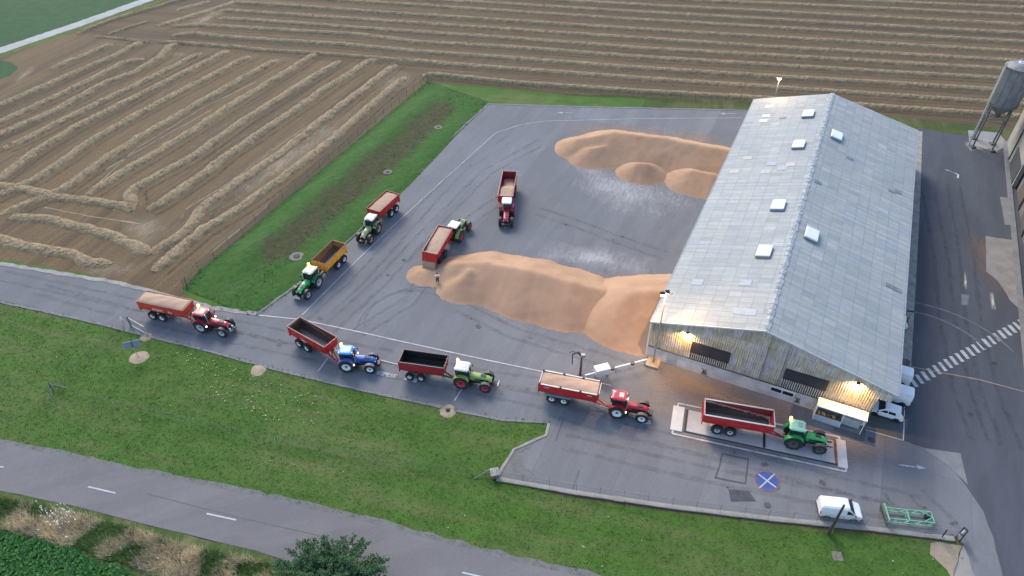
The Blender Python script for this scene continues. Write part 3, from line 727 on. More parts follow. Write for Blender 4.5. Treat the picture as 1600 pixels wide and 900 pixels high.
# ------------------------------------------------------------------ grain heaps (angle of repose about 26 degrees)
def heap(name, segs, label, box, slope=.49, cell=.35, seed=0, cut=None):
    """segs: ridge segments (p0,h0,p1,h1); the surface falls away from every ridge at the angle of repose"""
    (x0, y0), (x1, y1) = box
    nx, ny = int((x1 - x0) / cell), int((y1 - y0) / cell); Z = {}
    for i in range(nx + 1):
        for j in range(ny + 1):
            x = x0 + i * cell; y = y0 + j * cell; p = Vector((x, y))
            wob = .35 * noise.noise((x * .35, y * .35, seed)) + .16 * noise.noise((x * 1.1, y * 1.1, seed + 3))
            best = -9
            for a, ha, b_, hb in segs:
                ab = b_ - a; t = max(0, min(1, (p - a).dot(ab) / max(ab.length_squared, 1e-6)))
                d = (p - a - ab * t).length; h = ha + (hb - ha) * t
                r0 = .18
                rn = noise.noise((t * (b_ - a).length * 1.6 + seed * 3, d * .22, seed)) * .06 * min(1, d / 1.5)
                z = h - slope * (math.sqrt(d * d + r0 * r0) - r0 * .6) + wob * .36 + rn
                k = .22
                best = z if best < -8 else (max(best, z) + (k - abs(best - z)) ** 2 / (4 * k) if abs(best - z) < k else max(best, z))
            if cut and cut(p): best = -1
            Z[i, j] = best + .02 * noise.noise((x * 3, y * 3, 9))
    mb = MB(); idx = {}
    def vid(i, j):
        if (i, j) not in idx:
            idx[i, j] = len(mb.v); z = Z[i, j]
            mb.v.append((x0 + i * cell, y0 + j * cell, max(z, -.05) + .07))
        return idx[i, j]
    for i in range(nx):
        for j in range(ny):
            if max(Z[i, j], Z[i + 1, j], Z[i, j + 1], Z[i + 1, j + 1]) > -.02:
                mb.f.append((vid(i, j), vid(i + 1, j), vid(i + 1, j + 1), vid(i, j + 1)))
    return tag(mb.build(name, M_GRAIN, smooth=True), label, 'grain heap')
def g2(px, py, h): return at(px, py, h).xy
def seg(a, ha, b_, hb): return (g2(*a, ha), ha, g2(*b_, hb), hb)
HEAP_SEGS = dict(
    near=[seg((716, 412), 1.9, (760, 410), 2.7), seg((760, 410), 2.7, (829, 424), 3.1), seg((829, 424), 3.1, (895, 442), 3.0), seg((895, 442), 3.0, (940, 454), 2.2), seg((735, 422), 2.2, (722, 436), 1.6), seg((900, 450), 2.7, (915, 478), 1.3)],
    fresh=[seg((668, 424), .75, (692, 428), .8), seg((655, 424), .65, (668, 424), .75)],
    right=[seg((988, 456), 3.7, (1018, 456), 4.0), seg((1018, 456), 4.0, (1075, 452), 3.6)],
    far=[seg((905, 217), 2.0, (960, 207), 3.2), seg((960, 207), 3.2, (1040, 217), 3.2), seg((1040, 217), 3.2, (1150, 237), 3.0), seg((925, 232), 1.9, (945, 228), 2.0)],
    cone1=[seg((996, 255), 1.85, (1012, 256), 1.95)], cone2=[seg((1082, 266), 2.2, (1112, 272), 2.2)])
def bb(k):
    P = [s[i] for s in HEAP_SEGS[k] for i in (0, 2)]
    return ((min(p.x for p in P) - 9, min(p.y for p in P) - 9), (max(p.x for p in P) + 9, max(p.y for p in P) + 9))
heap('grain_heap', HEAP_SEGS['near'], 'long near heap of loose wheat grain with sharp ridge, beside the man', bb('near'), seed=1, slope=.47)
heap('grain_heap', HEAP_SEGS['fresh'], 'low fresh patch of wheat grain spreading under the tipping red trailer', bb('fresh'), seed=2, slope=.36)
heap('grain_heap', HEAP_SEGS['far'], 'long far heap of wheat grain at the back of the yard', bb('far'), seed=4, slope=.47)
heap('grain_heap', HEAP_SEGS['cone1'], 'small rounded grain mound in front of the far heap, the one further from the hall', bb('cone1'), seed=5, slope=.52)
heap('grain_heap', HEAP_SEGS['cone2'], 'small rounded grain mound in front of the far heap, the one touching the hall', bb('cone2'), seed=6, slope=.5)

# ================================================================== THE HALL
HA = -R(25.1); HO = at(1017, 502.7, 6.3); HO.z = 0
hall = empty('storage_hall', HO, HA, 'long grain storage hall with pale corrugated sheet roof and ridge', 'hall')
HM = Matrix.Translation(HO) @ Matrix.Rotation(HA, 4, 'Z'); HI = HM.inverted()
cam_l = HI @ Vector((0, 0, CAM_H)); H3 = HI.to_3x3()
def hit_front(px, py, y=.3):
    d = H3 @ ray(px, py); t = (y - cam_l.y) / d.y; q = cam_l + d * t; return q
HW = (HI @ at(1404, 620, 6.3)).x; HL = (HI @ at(1307, 176, 6.3)).y
HL = 65.8
rq = hit_front(1197.3, 517.8, 0.0); RS, RZ = rq.x, rq.z
EZ = 6.3
kL = (RZ - EZ) / RS; kR = (RZ - EZ) / (HW - RS)
print('HALL', 'W %.2f' % HW, 'ridge s %.2f z %.2f' % (RS, RZ), 'pitch', kL, kR, [tuple(HI @ at(p[0], p[1], 6.3)) for p in ((1180, 153), (1434, 200.7))])
def roof_z(s): return EZ + (kL * s if s < RS else kR * (HW - s))
def hit_roof(px, py, left=True):
    d = H3 @ ray(px, py)
    # z = EZ + k*s  (left)  or EZ + k*(HW-s)
    if left: t = (EZ + kL * cam_l.x - cam_l.z) / (d.z - kL * d.x)
    else: t = (EZ + kR * (HW - cam_l.x) - cam_l.z) / (d.z + kR * d.x)
    return cam_l + d * t
M_ROOF = m_roof('roof_sheets')
def roof_slope(s0, z0, s1, z1):
    mb = MB(); mb.uv = []
    ln = math.hypot(s1 - s0, z1 - z0); nu, nv = 8, 40; nn = Vector((-(z1 - z0), 0, (s1 - s0))).normalized()
    if nn.z < 0: nn = -nn
    vs = []
    for lay in (0, -.09):
        for i in range(nv + 1):
            for j in range(nu + 1):
                y = HL * i / nv; u = j / nu
                p = Vector((s0 + (s1 - s0) * u, y, z0 + (z1 - z0) * u)) + nn * lay
                p.z += .03 * noise.noise((p.x * .2, p.y * .2, 0))
                vs.append(p); mb.uv.append((y, ln * u))
    k = nu + 1; o2 = (nv + 1) * k
    fs = [(i * k + j, i * k + j + 1, (i + 1) * k + j + 1, (i + 1) * k + j) for i in range(nv) for j in range(nu)]
    fs += [tuple(x + o2 for x in reversed(f)) for f in fs]
    per = [j for j in range(nu + 1)] + [i * k + nu for i in range(1, nv + 1)] + [nv * k + j for j in range(nu - 1, -1, -1)] + [i * k for i in range(nv - 1, 0, -1)]
    fs += [(per[i], per[(i + 1) % len(per)], per[(i + 1) % len(per)] + o2, per[i] + o2) for i in range(len(per))]
    mb.v = [tuple(v) for v in vs]; mb.f = fs
    return mb.build('roof_slope', M_ROOF, hall)
roof_slope(0, EZ, RS - .02, RZ); roof_slope(HW, EZ, RS + .02, RZ)
mb = MB()
y = 0
while y < HL:      # toothed ridge capping pieces
    l_ = 1.0; w_ = .30 + .10 * (int(y) % 2)
    mb.box((RS - w_ * .5, y + l_ / 2, RZ + .055 - kL * w_ * .5), (w_, l_ * .94, .04), ry=-math.atan(kL)); mb.box((RS + w_ * .5, y + l_ / 2, RZ + .06 - kR * w_ * .5), (w_, l_ * .94, .04), ry=math.atan(kR)); y += l_
mb.build('ridge_cap', m_concrete('ridge_cap', (.40, .43, .45), (.16, .18, .19), 1.4, 'object', amt=.9), hall)
mb = MB()   # pale verge trim on the gable edge and gutters
mb.bar((0, -.06, EZ + .02), (RS, -.06, RZ + .02), .1, .2).bar((RS, -.06, RZ + .02), (HW, -.06, EZ + .02), .1, .2)
mb.build('gable_trim', paint('zinc_trim', (.42, .44, .46), .5, .1), hall)
mb = MB(); mb.bar((HW + .06, 0, EZ - .05), (HW + .06, HL, EZ - .05), .14, .14).bar((-.06, 0, EZ - .05), (-.06, HL, EZ - .05), .14, .14)
mb.build('gutter', M_STEEL, hall)
M_DOME = paint('rooflight_dome', (.66, .70, .73), .3, .06, 1); M_CURB = paint('rooflight_curb', (.22, .24, .25), .6, .2)
for (px, py, lf) in ((1262, 180, 1), (1247, 228, 1), (1215, 323, 1), (1193, 395, 1), (1307, 214, 0), (1268, 369, 0)):
    q = hit_roof(px, py, lf); a = -math.atan(kL) if lf else math.atan(kR)
    c = Vector((q.x, q.y, q.z + .22))
    cu = MB().box(c, (1.75, 2.5, .35), ry=a).build('rooflight_curb', M_CURB, hall)
    c2 = c + Vector((0, 0, .22)); d_ = MB(); d_.box(c2, (1.85, 2.6, .12), ry=a, taper=.9); d_.build('rooflight', M_DOME, hall, bevel=.03)
for (px, py) in ((1197, 181.5), (1193, 189), (1202, 166.5)):
    q = hit_roof(px, py); MB().box(q + Vector((0, 0, .04)), (1.25, 1.0, .05), ry=-math.atan(kL)).build('clear_sheet', paint('clear_sheet', (.75, .78, .80), .25, .05), hall)
M_DS = paint('dull_sheet', (.16, .18, .20), .6, .3)
for (px, py, lf) in ((1223, 184, 1), (1394, 299, 0), (1403, 300, 0), (1391, 447, 0), (1402, 453, 0), (1278, 285, 0), (1328, 247, 0)):
    q = hit_roof(px, py, lf); MB().box(q + Vector((0, 0, .035)), (1.1, .8, .05), ry=-math.atan(kL) if lf else math.atan(kR)).build('patched_sheet', M_DS, hall)
for (px, py, c_) in ((1235, 257, 0), (1222, 263, 1), (1206, 256, 1), (1168, 247, 0), (1147, 268, 0), (1196, 268, 0), (1155, 486, 1), (1172, 488, 1), (1090, 441, 1), (1165, 442, 1), (1380, 330, 1)):
    lf = px < 1300 and not (px, py) == (1330, 480); q = hit_roof(px, py, lf)
    MB().box(q + Vector((0, 0, .03)), (1.4, 1.2, .03), ry=-math.atan(kL) if lf else math.atan(kR)).build('patched_sheet', (paint('peach_sheet', (.40, .37, .335), .7, .1), paint('blue_sheet', (.31, .345, .375), .7, .1), paint('pale_sheet', (.47, .46, .44), .7, .1))[c_], hall)
# gable front: concrete plinth wall, corrugated cladding above, open lean-to at the right end
WY = .3
ct = hit_front(1022, 544.5); cr = hit_front(1205, 598.5)
PZ = (ct.z + cr.z) / 2 + .12; S_END = hit_front(1362, 640).x
BZ = hit_front(1362, 628).z
print('plinth top', ct, cr, 'end', hit_front(1362, 640), hit_front(1380, 612))
S_END = min(S_END, HW - 1.5)
M_CLAD = m_cladding('fibre_cement_cladding')
vent1 = (hit_front(1082.5, 533), hit_front(1138, 566)); vent2 = (hit_front(1229, 575), hit_front(1290, 609.5))
mb = MB(); mb.uv = []
s = .12; per = .26; k = 0
cols = []
while s < HW - .25:
    zb = PZ if s < S_END else max(PZ, EZ - 1.5)
    yy = WY - (.09 if k % 2 else 0.0)
    zt = roof_z(s) - .12
    if zt > zb: cols.append((s, yy, zb, zt))
    s += per / 2; k += 1
vs = []
for (s, yy, zb, zt) in cols:
    for z in (zb, zt): vs.append((s, yy, z)); mb.uv.append((s, z))
mb.add(vs, [(2 * i, 2 * i + 2, 2 * i + 3, 2 * i + 1) for i in range(len(cols) - 1)])
mb.build('gable_cladding', M_CLAD, hall)
M_PLINTH = m_concrete('plinth_concrete', (.68, .66, .63), (.42, .40, .36), .7, 'object')
mb = MB(); mb.box((S_END / 2 + .05, WY + .1, PZ / 2), (S_END - .1, .3, PZ)); mb.build('plinth_wall', M_PLINTH, hall)
mb = MB(); mb.box((.25, HL / 2, EZ / 2 - .05), (.2, HL - .8, EZ - .2)); mb.build('side_wall', M_CLAD, hall)
mb = MB(); mb.box((S_END, HL / 2, (EZ - .1) / 2), (.2, HL - .8, EZ - .1)); mb.build('side_wall', M_CONC_G, hall)
mb = MB(); mb.box((HW / 2, HL - .35, EZ / 2), (HW - .5, .2, EZ - .2))
mb.add([(.2, HL - .3, EZ - .2), (RS, HL - .3, RZ - .2), (HW - .2, HL - .3, EZ - .2)], [(0, 1, 2)])
mb.build('rear_wall', M_CLAD, hall)
mb = MB(); mb.bar((.1, WY - .1, PZ + .02), (S_END, WY - .1, PZ + .02), .1, .12); mb.build('drip_rail', paint('dark_rail', (.07, .07, .065), .7, .3), hall)
for k_ in range(1, 7):   # posts of the open side bay
    y_ = .5 + k_ * 10.8
    mb = MB(); mb.bar((HW - .4, y_, 0), (HW - .4, y_, EZ - .25), .22); mb.build('bay_post', M_STEEL, hall)
# dark louvred openings with slatted strip below
M_VENT = paint('dark_panel', (.030, .034, .045), .5, .15, 1); M_FRM = paint('dark_frame', (.02, .022, .028), .5)
def vent(q0, q1):
    s0, s1 = q0.x, q1.x; zt, zb = q0.z, q1.z; mid = (s0 + s1) / 2
    f = MB(); f.box((mid, WY - .12, (zt + zb) / 2), (s1 - s0 + .08, .07, zt - zb + .08)); f = f.build('louvre_opening', M_FRM, hall)
    for a, b_ in ((s0, mid - .03), (mid + .03, s1)):
        MB().box(((a + b_) / 2, WY - .16, (zt + zb) / 2), (b_ - a - .06, .04, zt - zb - .06)).build('panel', M_VENT, f)
    g = MB(); n = int((s1 - s0) / .24)
    for i in range(n + 1):
        s = s0 + (s1 - s0) * i / n; g.box((s, WY - .13, (zb + PZ) / 2), (.1, .05, zb - PZ - .25))
    MB().box((mid, WY - .085, (zb + PZ) / 2), (s1 - s0 + .1, .03, zb - PZ - .25)).build('slat_backing', M_FRM, hall)
    g.build('slats', paint('pale_slats', (.46, .45, .40), .8, .3, 2), hall)
vent(*vent1); vent(*vent2)
# window pair low on the plinth and the blocked opening at the left
q0 = hit_front(1205.5, 604.5, .15); q1 = hit_front(1238.5, 620, .15)
wf = MB(); wf.box(((q0.x + q1.x) / 2, WY - .1, (q0.z + q1.z) / 2 - .02), (q1.x - q0.x + .25, .12, q0.z - q1.z + .3)); wf = wf.build('window', M_WHITE, hall)
mid = (q0.x + q1.x) / 2
for a, b_ in ((q0.x, mid - .07), (mid + .07, q1.x)):
    MB().box(((a + b_) / 2, WY - .17, (q0.z + q1.z) / 2), (b_ - a, .03, q0.z - q1.z)).build('pane', M_GLASS, wf)
q = hit_front(1049, 562, .1); MB().box((q.x, WY - .08, max(q.z, .9)), (1.2, .06, 1.3)).build('blocked_opening', paint('pale_block', (.40, .41, .42), .8, .1), hall)
# stains of bare render
for (px, py, w_, h_) in ((1100, 583, .5, .6), (1246, 628, .4, .7)):
    q = hit_front(px, py, .1); mb = MB()
    for k_ in range(6): mb.tube((q.x - .3 + .12 * k_, WY - .1, q.z - .3), (q.x - .1 + .06 * k_ * (-1) ** k_, WY - .12, q.z + .4 + .06 * k_), .035, 5)
    mb.build('dead_creeper', M_WOOD, hall)
mb = MB(); mb.tube((.05, .05, 0), (.05, .05, EZ - .1), .09, 8); mb.build('downpipe', paint('white_pipe', (.55, .56, .58), .5, .1), hall)
q = hit_front(1197, 560); mb = MB(); mb.tube((q.x, WY - .12, PZ), (q.x, WY - .12, roof_z(q.x) - .3), .06, 6)
q = hit_front(1219, 590); mb.tube((q.x, WY - .12, PZ), (q.x, WY - .12, roof_z(q.x) - .3), .05, 6); mb.build('conduit', M_STEEL, hall)
M_LIT = emit('lit_lamp', (1.0, .78, .45), 14)
def wall_lamp(px, py, energy):
    q = hit_front(px, py, WY - .25)
    o = empty('wall_lamp', HM @ Vector((q.x, WY - .1, q.z)), HA, 'lit floodlight on the gable wall ' + ('near the lamp mast' if px < 1200 else 'above the white stall'), 'wall lamp', 'lit floodlights on the hall gable')
    MB().box((0, -.16, .08), (.42, .34, .12), rx=.3).build('housing', M_BLACK, o, bevel=.02)
    MB().box((0, -.17, .0), (.34, .26, .04), rx=.3).build('lens', M_LIT, o)
    MB().box((0, -.02, .05), (.12, .1, .2)).build('bracket', M_BLACK, o)
    l = bpy.data.lights.new('wall_lamp_light', 'SPOT'); l.energy = energy; l.color = (1.0, .52, .14); l.spot_size = R(150); l.spot_blend = .6; l.shadow_soft_size = .12
    lo = bpy.data.objects.new('light', l); COL.objects.link(lo); lo.parent = o; lo.location = (0, -.42, -.1); lo.rotation_euler = (R(32), 0, 0)
wall_lamp(1074, 521.5, 620); wall_lamp(1341, 600, 900)

heap('grain_heap', HEAP_SEGS['right'], 'steep orange-lit grain heap against the hall corner by the lamp mast', bb('right'), seed=3, slope=.5,
     cut=lambda p: (HI @ Vector((p.x, p.y, 0))).x > .1 and (HI @ Vector((p.x, p.y, 0))).y > -.2)
# ------------------------------------------------------------------ lamp masts
def mast(name, base, h, label, energy, heads):
    o = empty(name, base, 0, label, 'lamp mast', 'lamp masts at the hall corners')
    MB().tube((0, 0, 0), (0, 0, h), .11, 10, .06).build('pole', M_STEEL, o)
    MB().box((0, 0, .15), (1.6, 1.6, .3), rz=-.4).build('footing', m_concrete('footing', (.42, .33, .24), (.25, .2, .15), 1.5), o)
    MB().bar((-.55, 0, h), (.75, -.1, h), .09).build('crossarm', M_BLACK, o)
    for i, (x, lit) in enumerate(heads):
        hd = MB().box((x, -.05, h - .02 if lit else h + .25), (.5, .45, .3), rx=.4).build('lamp_head', M_BLACK, o, bevel=.03)
        if lit:
            MB().box((x, -.2, h - .12), (.42, .1, .28), rx=.4).build('lens', emit('lit_flood', (1.0, .86, .64), 30), hd)
    l = bpy.data.lights.new(name + '_light', 'POINT'); l.energy = energy; l.color = (1.0, .60, .30); l.shadow_soft_size = .2
    lo = bpy.data.objects.new('light', l); COL.objects.link(lo); lo.parent = o; lo.location = (-.42, -.5, h - .25)
    return o
mb_ = at(1020, 569); mb_.z = 0.06
mast('lamp_mast', mb_, 11.7, 'tall lamp mast with lit floodlight at the near corner of the hall', 1700, ((-.42, True), (.1, False)))
rb = HM @ Vector((3.4, HL + 1.2, 0))
mast('lamp_mast', rb, 10.6, 'lamp mast with one lit lamp behind the far end of the hall', 500, ((-.1, True),))

# ------------------------------------------------------------------ the white stall against the gable
kq = [HI @ at(1268, 657), HI @ at(1343, 679)]
ks0 = kq[0].x; ks1 = kq[1].x; ky = (kq[0].y + kq[1].y) / 2
stall = empty('market_stall', HM @ Vector((ks0, ky, .08)), HA, 'white roofed stall with open counter against the hall gable', 'stall')
KW = ks1 - ks0; KD = -ky + .05
def kbox(n, c, d, m, bev=.01, par=None): return MB().box(c, d).build(n, m, par or stall, bevel=bev)
M_STALLW = paint('stall_white', (.86, .86, .86), .5, .04, 1)
kbox('stall_roof', (KW / 2, KD / 2 - .1, 2.52), (KW + .15, KD + .1, .12), M_STALLW)
kbox('back_panel', (KW / 2, KD - .08, 1.25), (KW, .05, 2.3), paint('stall_back', (.33, .34, .34), .7, .15))
kbox('side_panel', (0.03, KD / 2, 1.25), (.06, KD - .1, 2.35), M_STALLW)
kbox('counter_front', (KW * .28, .04, .5), (KW * .56, .05, 1.0), paint('counter_front', (.50, .54, .58), .5, .08))
kbox('counter_top', (KW * .28, .42, .96), (KW * .56 - .1, .7, .06), paint('counter_top', (.45, .44, .42), .6))
for x in (.03, KW * .56, KW - .04): kbox('post', (x, .03, 1.24), (.07, .07, 2.46), M_STALLW)
kbox('floor', (KW / 2, KD / 2, .04), (KW, KD, .06), M_CONC_G)
kbox('cabinet', (KW * .64, KD - .45, .75), (.95, .5, 1.2), paint('cabinet_grey', (.42, .42, .41), .6, .08)); kbox('cabinet', (KW * .84, KD - .45, .7), (1.1, .5, 1.1), paint('cabinet_grey', (.42, .42, .41), .6, .08))
fruit = [(.95, .40, .08), (.92, .58, .18), (.60, .14, .06), (.90, .40, .09), (.18, .10, .07)]
flabel = ['crate of orange fruit at the left end of the stall counter', 'crate of yellow-orange fruit, second from the left on the stall counter', 'crate of dark red fruit in the middle of the stall counter', 'crate of bright orange fruit, second from the right on the stall counter', 'crate of dark brown goods at the right end of the stall counter']
for i, c in enumerate(fruit):
    w_ = KW * .56 / 5.3
    o = empty('produce_crate', stall.matrix_basis @ Vector((.18 + w_ * (i + .4), .32, 1.0)), HA, flabel[i], 'crate', 'produce crates on the stall counter')
    o.location = Matrix.Translation(stall.location) @ Matrix.Rotation(HA, 4, 'Z') @ Vector((.18 + w_ * (i + .4), .32, 1.0))
    mb = MB(); 
    for sx_, sy_, dx, dy in ((0, -.27, w_ * .9, .02), (0, .27, w_ * .9, .02), (-w_ * .44, 0, .02, .54), (w_ * .44, 0, .02, .54)): mb.box((sx_, sy_, .08), (dx, dy, .14))
    mb.box((0, 0, .02), (w_ * .88, .52, .02)); mb.build('crate_tray', M_WOOD, o)
    mb = MB(); rg = random.Random(i)
    for k_ in range(16):
        a = (rg.uniform(-w_ * .36, w_ * .36), rg.uniform(-.2, .2), .11 + rg.uniform(0, .06)); mb.lathe([(0, -.07), (.05, -.045), (.07, 0), (.05, .045), (0, .07)], 'z', a, 8)
    mb.build('fruit', paint('fruit%d' % i, c, .5, .4, 8), o, smooth=True)

# ================================================================== VEHICLES
def wheel(parent, c, r, w, rim, name='wheel', rimr=.58):
    hub = MB().lathe([(0, -w * .30), (r * .16, -w * .30), (r * .16, w * .30), (0, w * .30)], 'y', c, 10).build(name, M_BLACK, parent)
    mb = MB(); t = w / 2
    mb.lathe([(r * rimr, -t * .85), (r * .80, -t), (r * .95, -t * .8), (r, -t * .35), (r, t * .35), (r * .95, t * .8), (r * .80, t), (r * rimr, t * .85)], 'y', c, 22)
    if r > .5:
        for i in range(20):
            a = 2 * math.pi * i / 20
            mb.box((c[0] + r * 1.0 * math.cos(a), c[1] + w * .2 * (-1) ** i, c[2] + r * 1.0 * math.sin(a)), (.05, w * .52, .09), ry=-a)
    mb.build('tyre', M_TYRE, hub, smooth=False)
    mb = MB(); mb.lathe([(r * rimr, -t * .86), (r * rimr * .88, -t * .60), (r * .3, -t * .42), (0, -t * .42)], 'y', c, 18)
    mb.lathe([(r * rimr, t * .86), (r * rimr * .88, t * .60), (r * .3, t * .42), (0, t * .42)], 'y', c, 18)
    mb.build('rim', rim, hub, smooth=True)
    return hub
def rbox(c, d, tx=1.0, ty=1.0):
    x, y, z = d[0] / 2, d[1] / 2, d[2] / 2
    return [(c[0] - x, c[1] - y, c[2] - z), (c[0] + x, c[1] - y, c[2] - z), (c[0] + x, c[1] + y, c[2] - z), (c[0] - x, c[1] + y, c[2] - z)]
M_BEACON = emit('lit_beacon', (1.0, .42, .06), 9)
M_LITW = emit('lit_marker', (1.0, .9, .8), 3)
def make_tractor(name, loc, hd, label, paintm, roofm, rimm, wb=2.75, rr=.96, rf=.72, fender=None, hoodm=None, beacon=None, front='weights', frontfender=M_BLACK, mirrors=True, hatch=None, spots=False):
    o = empty(name, loc, hd, label, 'tractor', 'tractors in the grain queue')
    fender = fender or paintm; hoodm = hoodm or paintm
    ch = MB(); ch.box((wb * .42, 0, .82), (wb * 1.05, .55, .5)); ch.box((0, 0, rr), (.35, 1.5, .3)); ch.box((wb, 0, rf), (.28, 1.5, .22)); ch.box((.55, 0, 1.1), (1.2, 1.0, .3))
    ch.box((.95, .62, .75), (.75, .35, .5)); ch.box((.95, -.62, .75), (.75, .35, .5)); ch.box((wb + .35, 0, .85), (.7, .5, .45))
    for sy in (-1, 1): ch.bar((-.35, sy * .35, .75), (-1.0, sy * .32, .55), .1)
    ch.bar((-.2, 0, .55), (-1.25, 0, .5), .14, .1)
    ch.build('chassis', M_BLACK, o)
    def hs(x, zt, zb, hw):   # bonnet section, rounded shoulders
        return [(x, -hw, zb), (x, -hw, zt - .16), (x, -hw * .72, zt - .02), (x, 0, zt + .02), (x, hw * .72, zt - .02), (x, hw, zt - .16), (x, hw, zb)]
    x0 = .92; x1 = wb + .62
    MB().loft([hs(x0, 1.86, 1.1, .43), hs(x0 + (x1 - x0) * .45, 1.80, 1.1, .42), hs(x0 + (x1 - x0) * .85, 1.64, 1.08, .39), hs(x1, 1.44, 1.05, .33)]).build('bonnet', hoodm, o, smooth=False, bevel=.03)
    mb = MB()
    for sy in (-1, 1): mb.box((x0 + (x1 - x0) * .55, sy * .415, 1.33), ((x1 - x0) * .62, .03, .24))
    mb.box((x0 + (x1 - x0) * .62, 0, 1.795), ((x1 - x0) * .25, .34, .03), ry=.10)
    mb.build('side_grille', M_BLACK, o)
    MB().box((x1 + .015, 0, 1.2), (.05, .52, .42)).build('front_grille', M_BLACK, o)
    for sy in (-1, 1): MB().box((x1 - .01, sy * .24, 1.33), (.07, .17, .12)).build('headlight', M_LAMPGLASS, o)
    # cab: glazing between pillars
    zb_, zt_ = 1.22, 2.78
    b0 = [(-.62, -.62, zb_), (.92, -.50, zb_), (.92, .50, zb_), (-.62, .62, zb_)]; t0 = [(-.72, -.72, zt_), (.66, -.66, zt_), (.66, .66, zt_), (-.72, .72, zt_)]
    MB().loft([b0, t0]).build('cab_glazing', M_GLASS, o)
    mb = MB()
    for a, b_ in zip(b0, t0): mb.bar(a, b_, .09)
    for sy in (-1, 1): mb.bar((.12, sy * .60, zb_), (.05, sy * .71, zt_), .07); mb.bar((-.62, sy * .63, zb_ + .05), (.92, sy * .52, zb_ + .05), .07)
    mb.box((.1, 0, 1.14), (1.5, 1.1, .2)); mb.build('cab_frame', M_BLACK, o)
    MB().box((-.1, 0, 1.55), (.5, .5, .12)).box((-.32, 0, 1.85), (.12, .48, .6)).build('seat', paint('seat_cloth', (.05, .05, .055), .9), o)
    def rs(z, x0_, x1_, hw): return [(x0_ + .15, -hw, z), (x1_ - .12, -hw, z), (x1_, -hw + .14, z), (x1_, hw - .14, z), (x1_ - .12, hw, z), (x0_ + .15, hw, z), (x0_, hw - .14, z), (x0_, -hw + .14, z)]
    rf_ = MB().loft([rs(2.76, -.82, .82, .75), rs(2.86, -.85, .85, .78), rs(2.95, -.80, .78, .73), rs(3.0, -.62, .60, .56)]).build('cab_roof', roofm, o)
    if hatch: MB().box((.24, 0, 3.012), (.52, .66, .03)).build('roof_hatch', hatch, rf_)
    mb = MB(); mb.box((-.55, .3, 3.0), (.2, .2, .06)); mb.box((.82, .45, 2.87), (.12, .18, .1)); mb.box((.82, -.45, 2.87), (.12, .18, .1)); mb.box((-.84, .5, 2.87), (.1, .18, .1)); mb.box((-.84, -.5, 2.87), (.1, .18, .1))
    mb.build('work_lights', M_LAMPGLASS, o)
    # fenders
    for sy in (-1, 1):
        yi, yo = sy * .58, sy * 1.12; secs = []
        for k_ in range(9):
            a = R(168 - k_ * 17); r_ = rr + .10
            cx, cz = r_ * math.cos(a), rr + r_ * math.sin(a); dx, dz = .05 * math.cos(a), .05 * math.sin(a)
            secs.append([(cx, yi, cz), (cx, yo, cz), (cx + dx, yo, cz + dz), (cx + dx, yi, cz + dz)])
        MB().loft(secs).build('rear_fender', fender, o)
        MB().box((-.78, sy * .98, rr + .62), (.06, .14, .12)).build('tail_light', M_REDGLASS, o)
        secs = []
        for k_ in range(6):
            a = R(145 - k_ * 20); r_ = rf + .08
            cx, cz = wb + r_ * math.cos(a), rf + r_ * math.sin(a)
            secs.append([(cx, sy * .72, cz), (cx, sy * 1.12, cz), (cx * 1.0, sy * 1.12, cz + .035), (cx, sy * .72, cz + .035)])
        MB().loft(secs).build('front_fender', frontfender, o)
        wheel(o, (0, sy * .92, rr), rr, .54, rimm); wheel(o, (wb, sy * .92, rf), rf, .44, rimm)
        mb = MB(); mb.bar((.86, sy * .6, 2.3), (.98, sy * 1.08, 2.25), .04); mb.box((.98, sy * 1.1, 2.1), (.06, .2, .34)); mb.build('mirror', M_BLACK, o)
        mb = MB()
        for k_ in range(3): mb.box((.62, sy * .80, .45 + .25 * k_), (.36, .26, .04))
        mb.build('step', M_BLACK, o)
    mb = MB(); mb.tube((1.02, -.50, 1.3), (1.02, -.56, 2.75), .065, 8); mb.build('exhaust_pipe', M_STEEL if front != 'bar' else M_BLACK, o)
    if front == 'weights':
        MB().box((x1 + .28, 0, .80), (.45, .8, .42)).build('front_weight', M_BLACK, o, bevel=.05)
    elif front == 'white':
        mb = MB(); mb.box((x1 + .2, .3, .85), (.3, .12, .55)); mb.box((x1 + .2, -.3, .85), (.3, .12, .55)); mb.box((x1 + .35, 0, .62), (.15, 1.0, .12)); mb.build('front_linkage', paint('white_linkage', (.6, .6, .58), .5), o)
        MB().box((x1 + .5, 0, .7), (.14, 1.2, .2)).build('front_weight', M_BLACK, o, bevel=.04)
    elif front == 'plate':
        MB().box((x1 + .35, 0, .75), (.3, 1.0, .35)).build('front_weight', M_BLACK, o, bevel=.04); MB().box((x1 + .52, 0, .75), (.04, .95, .22)).build('warning_plate', M_WHITE, o)
    else:
        mb = MB(); mb.bar((x1, .35, .75), (x1 + .75, .38, .8), .09); mb.bar((x1, -.35, .75), (x1 + .75, -.38, .8), .09); mb.bar((x1, 0, 1.05), (x1 + .6, 0, 1.1), .07); mb.build('front_linkage', M_BLACK, o)
        if front == 'linkage': MB().box((x1 + .8, 0, .8), (.12, .9, .12)).build('linkage_bar', M_STEEL, o)
    if beacon:
        y_ = .62 * beacon
        MB().tube((-.72, y_, 2.9), (-.72, y_, 3.1), .03, 6).build('beacon_stem', M_BLACK, o)
        MB().lathe([(0, 0), (.14, 0), (.15, .16), (.1, .26), (0, .29)], 'z', (-.72, y_, 3.09), 12).build('beacon', M_BEACON, o, smooth=True)
    if spots:
        for sy in (-1, 1): MB().box((1.0, sy * 1.02, 1.35), (.12, .14, .14)).build('marker_lamp', M_LITW, o)
    return o
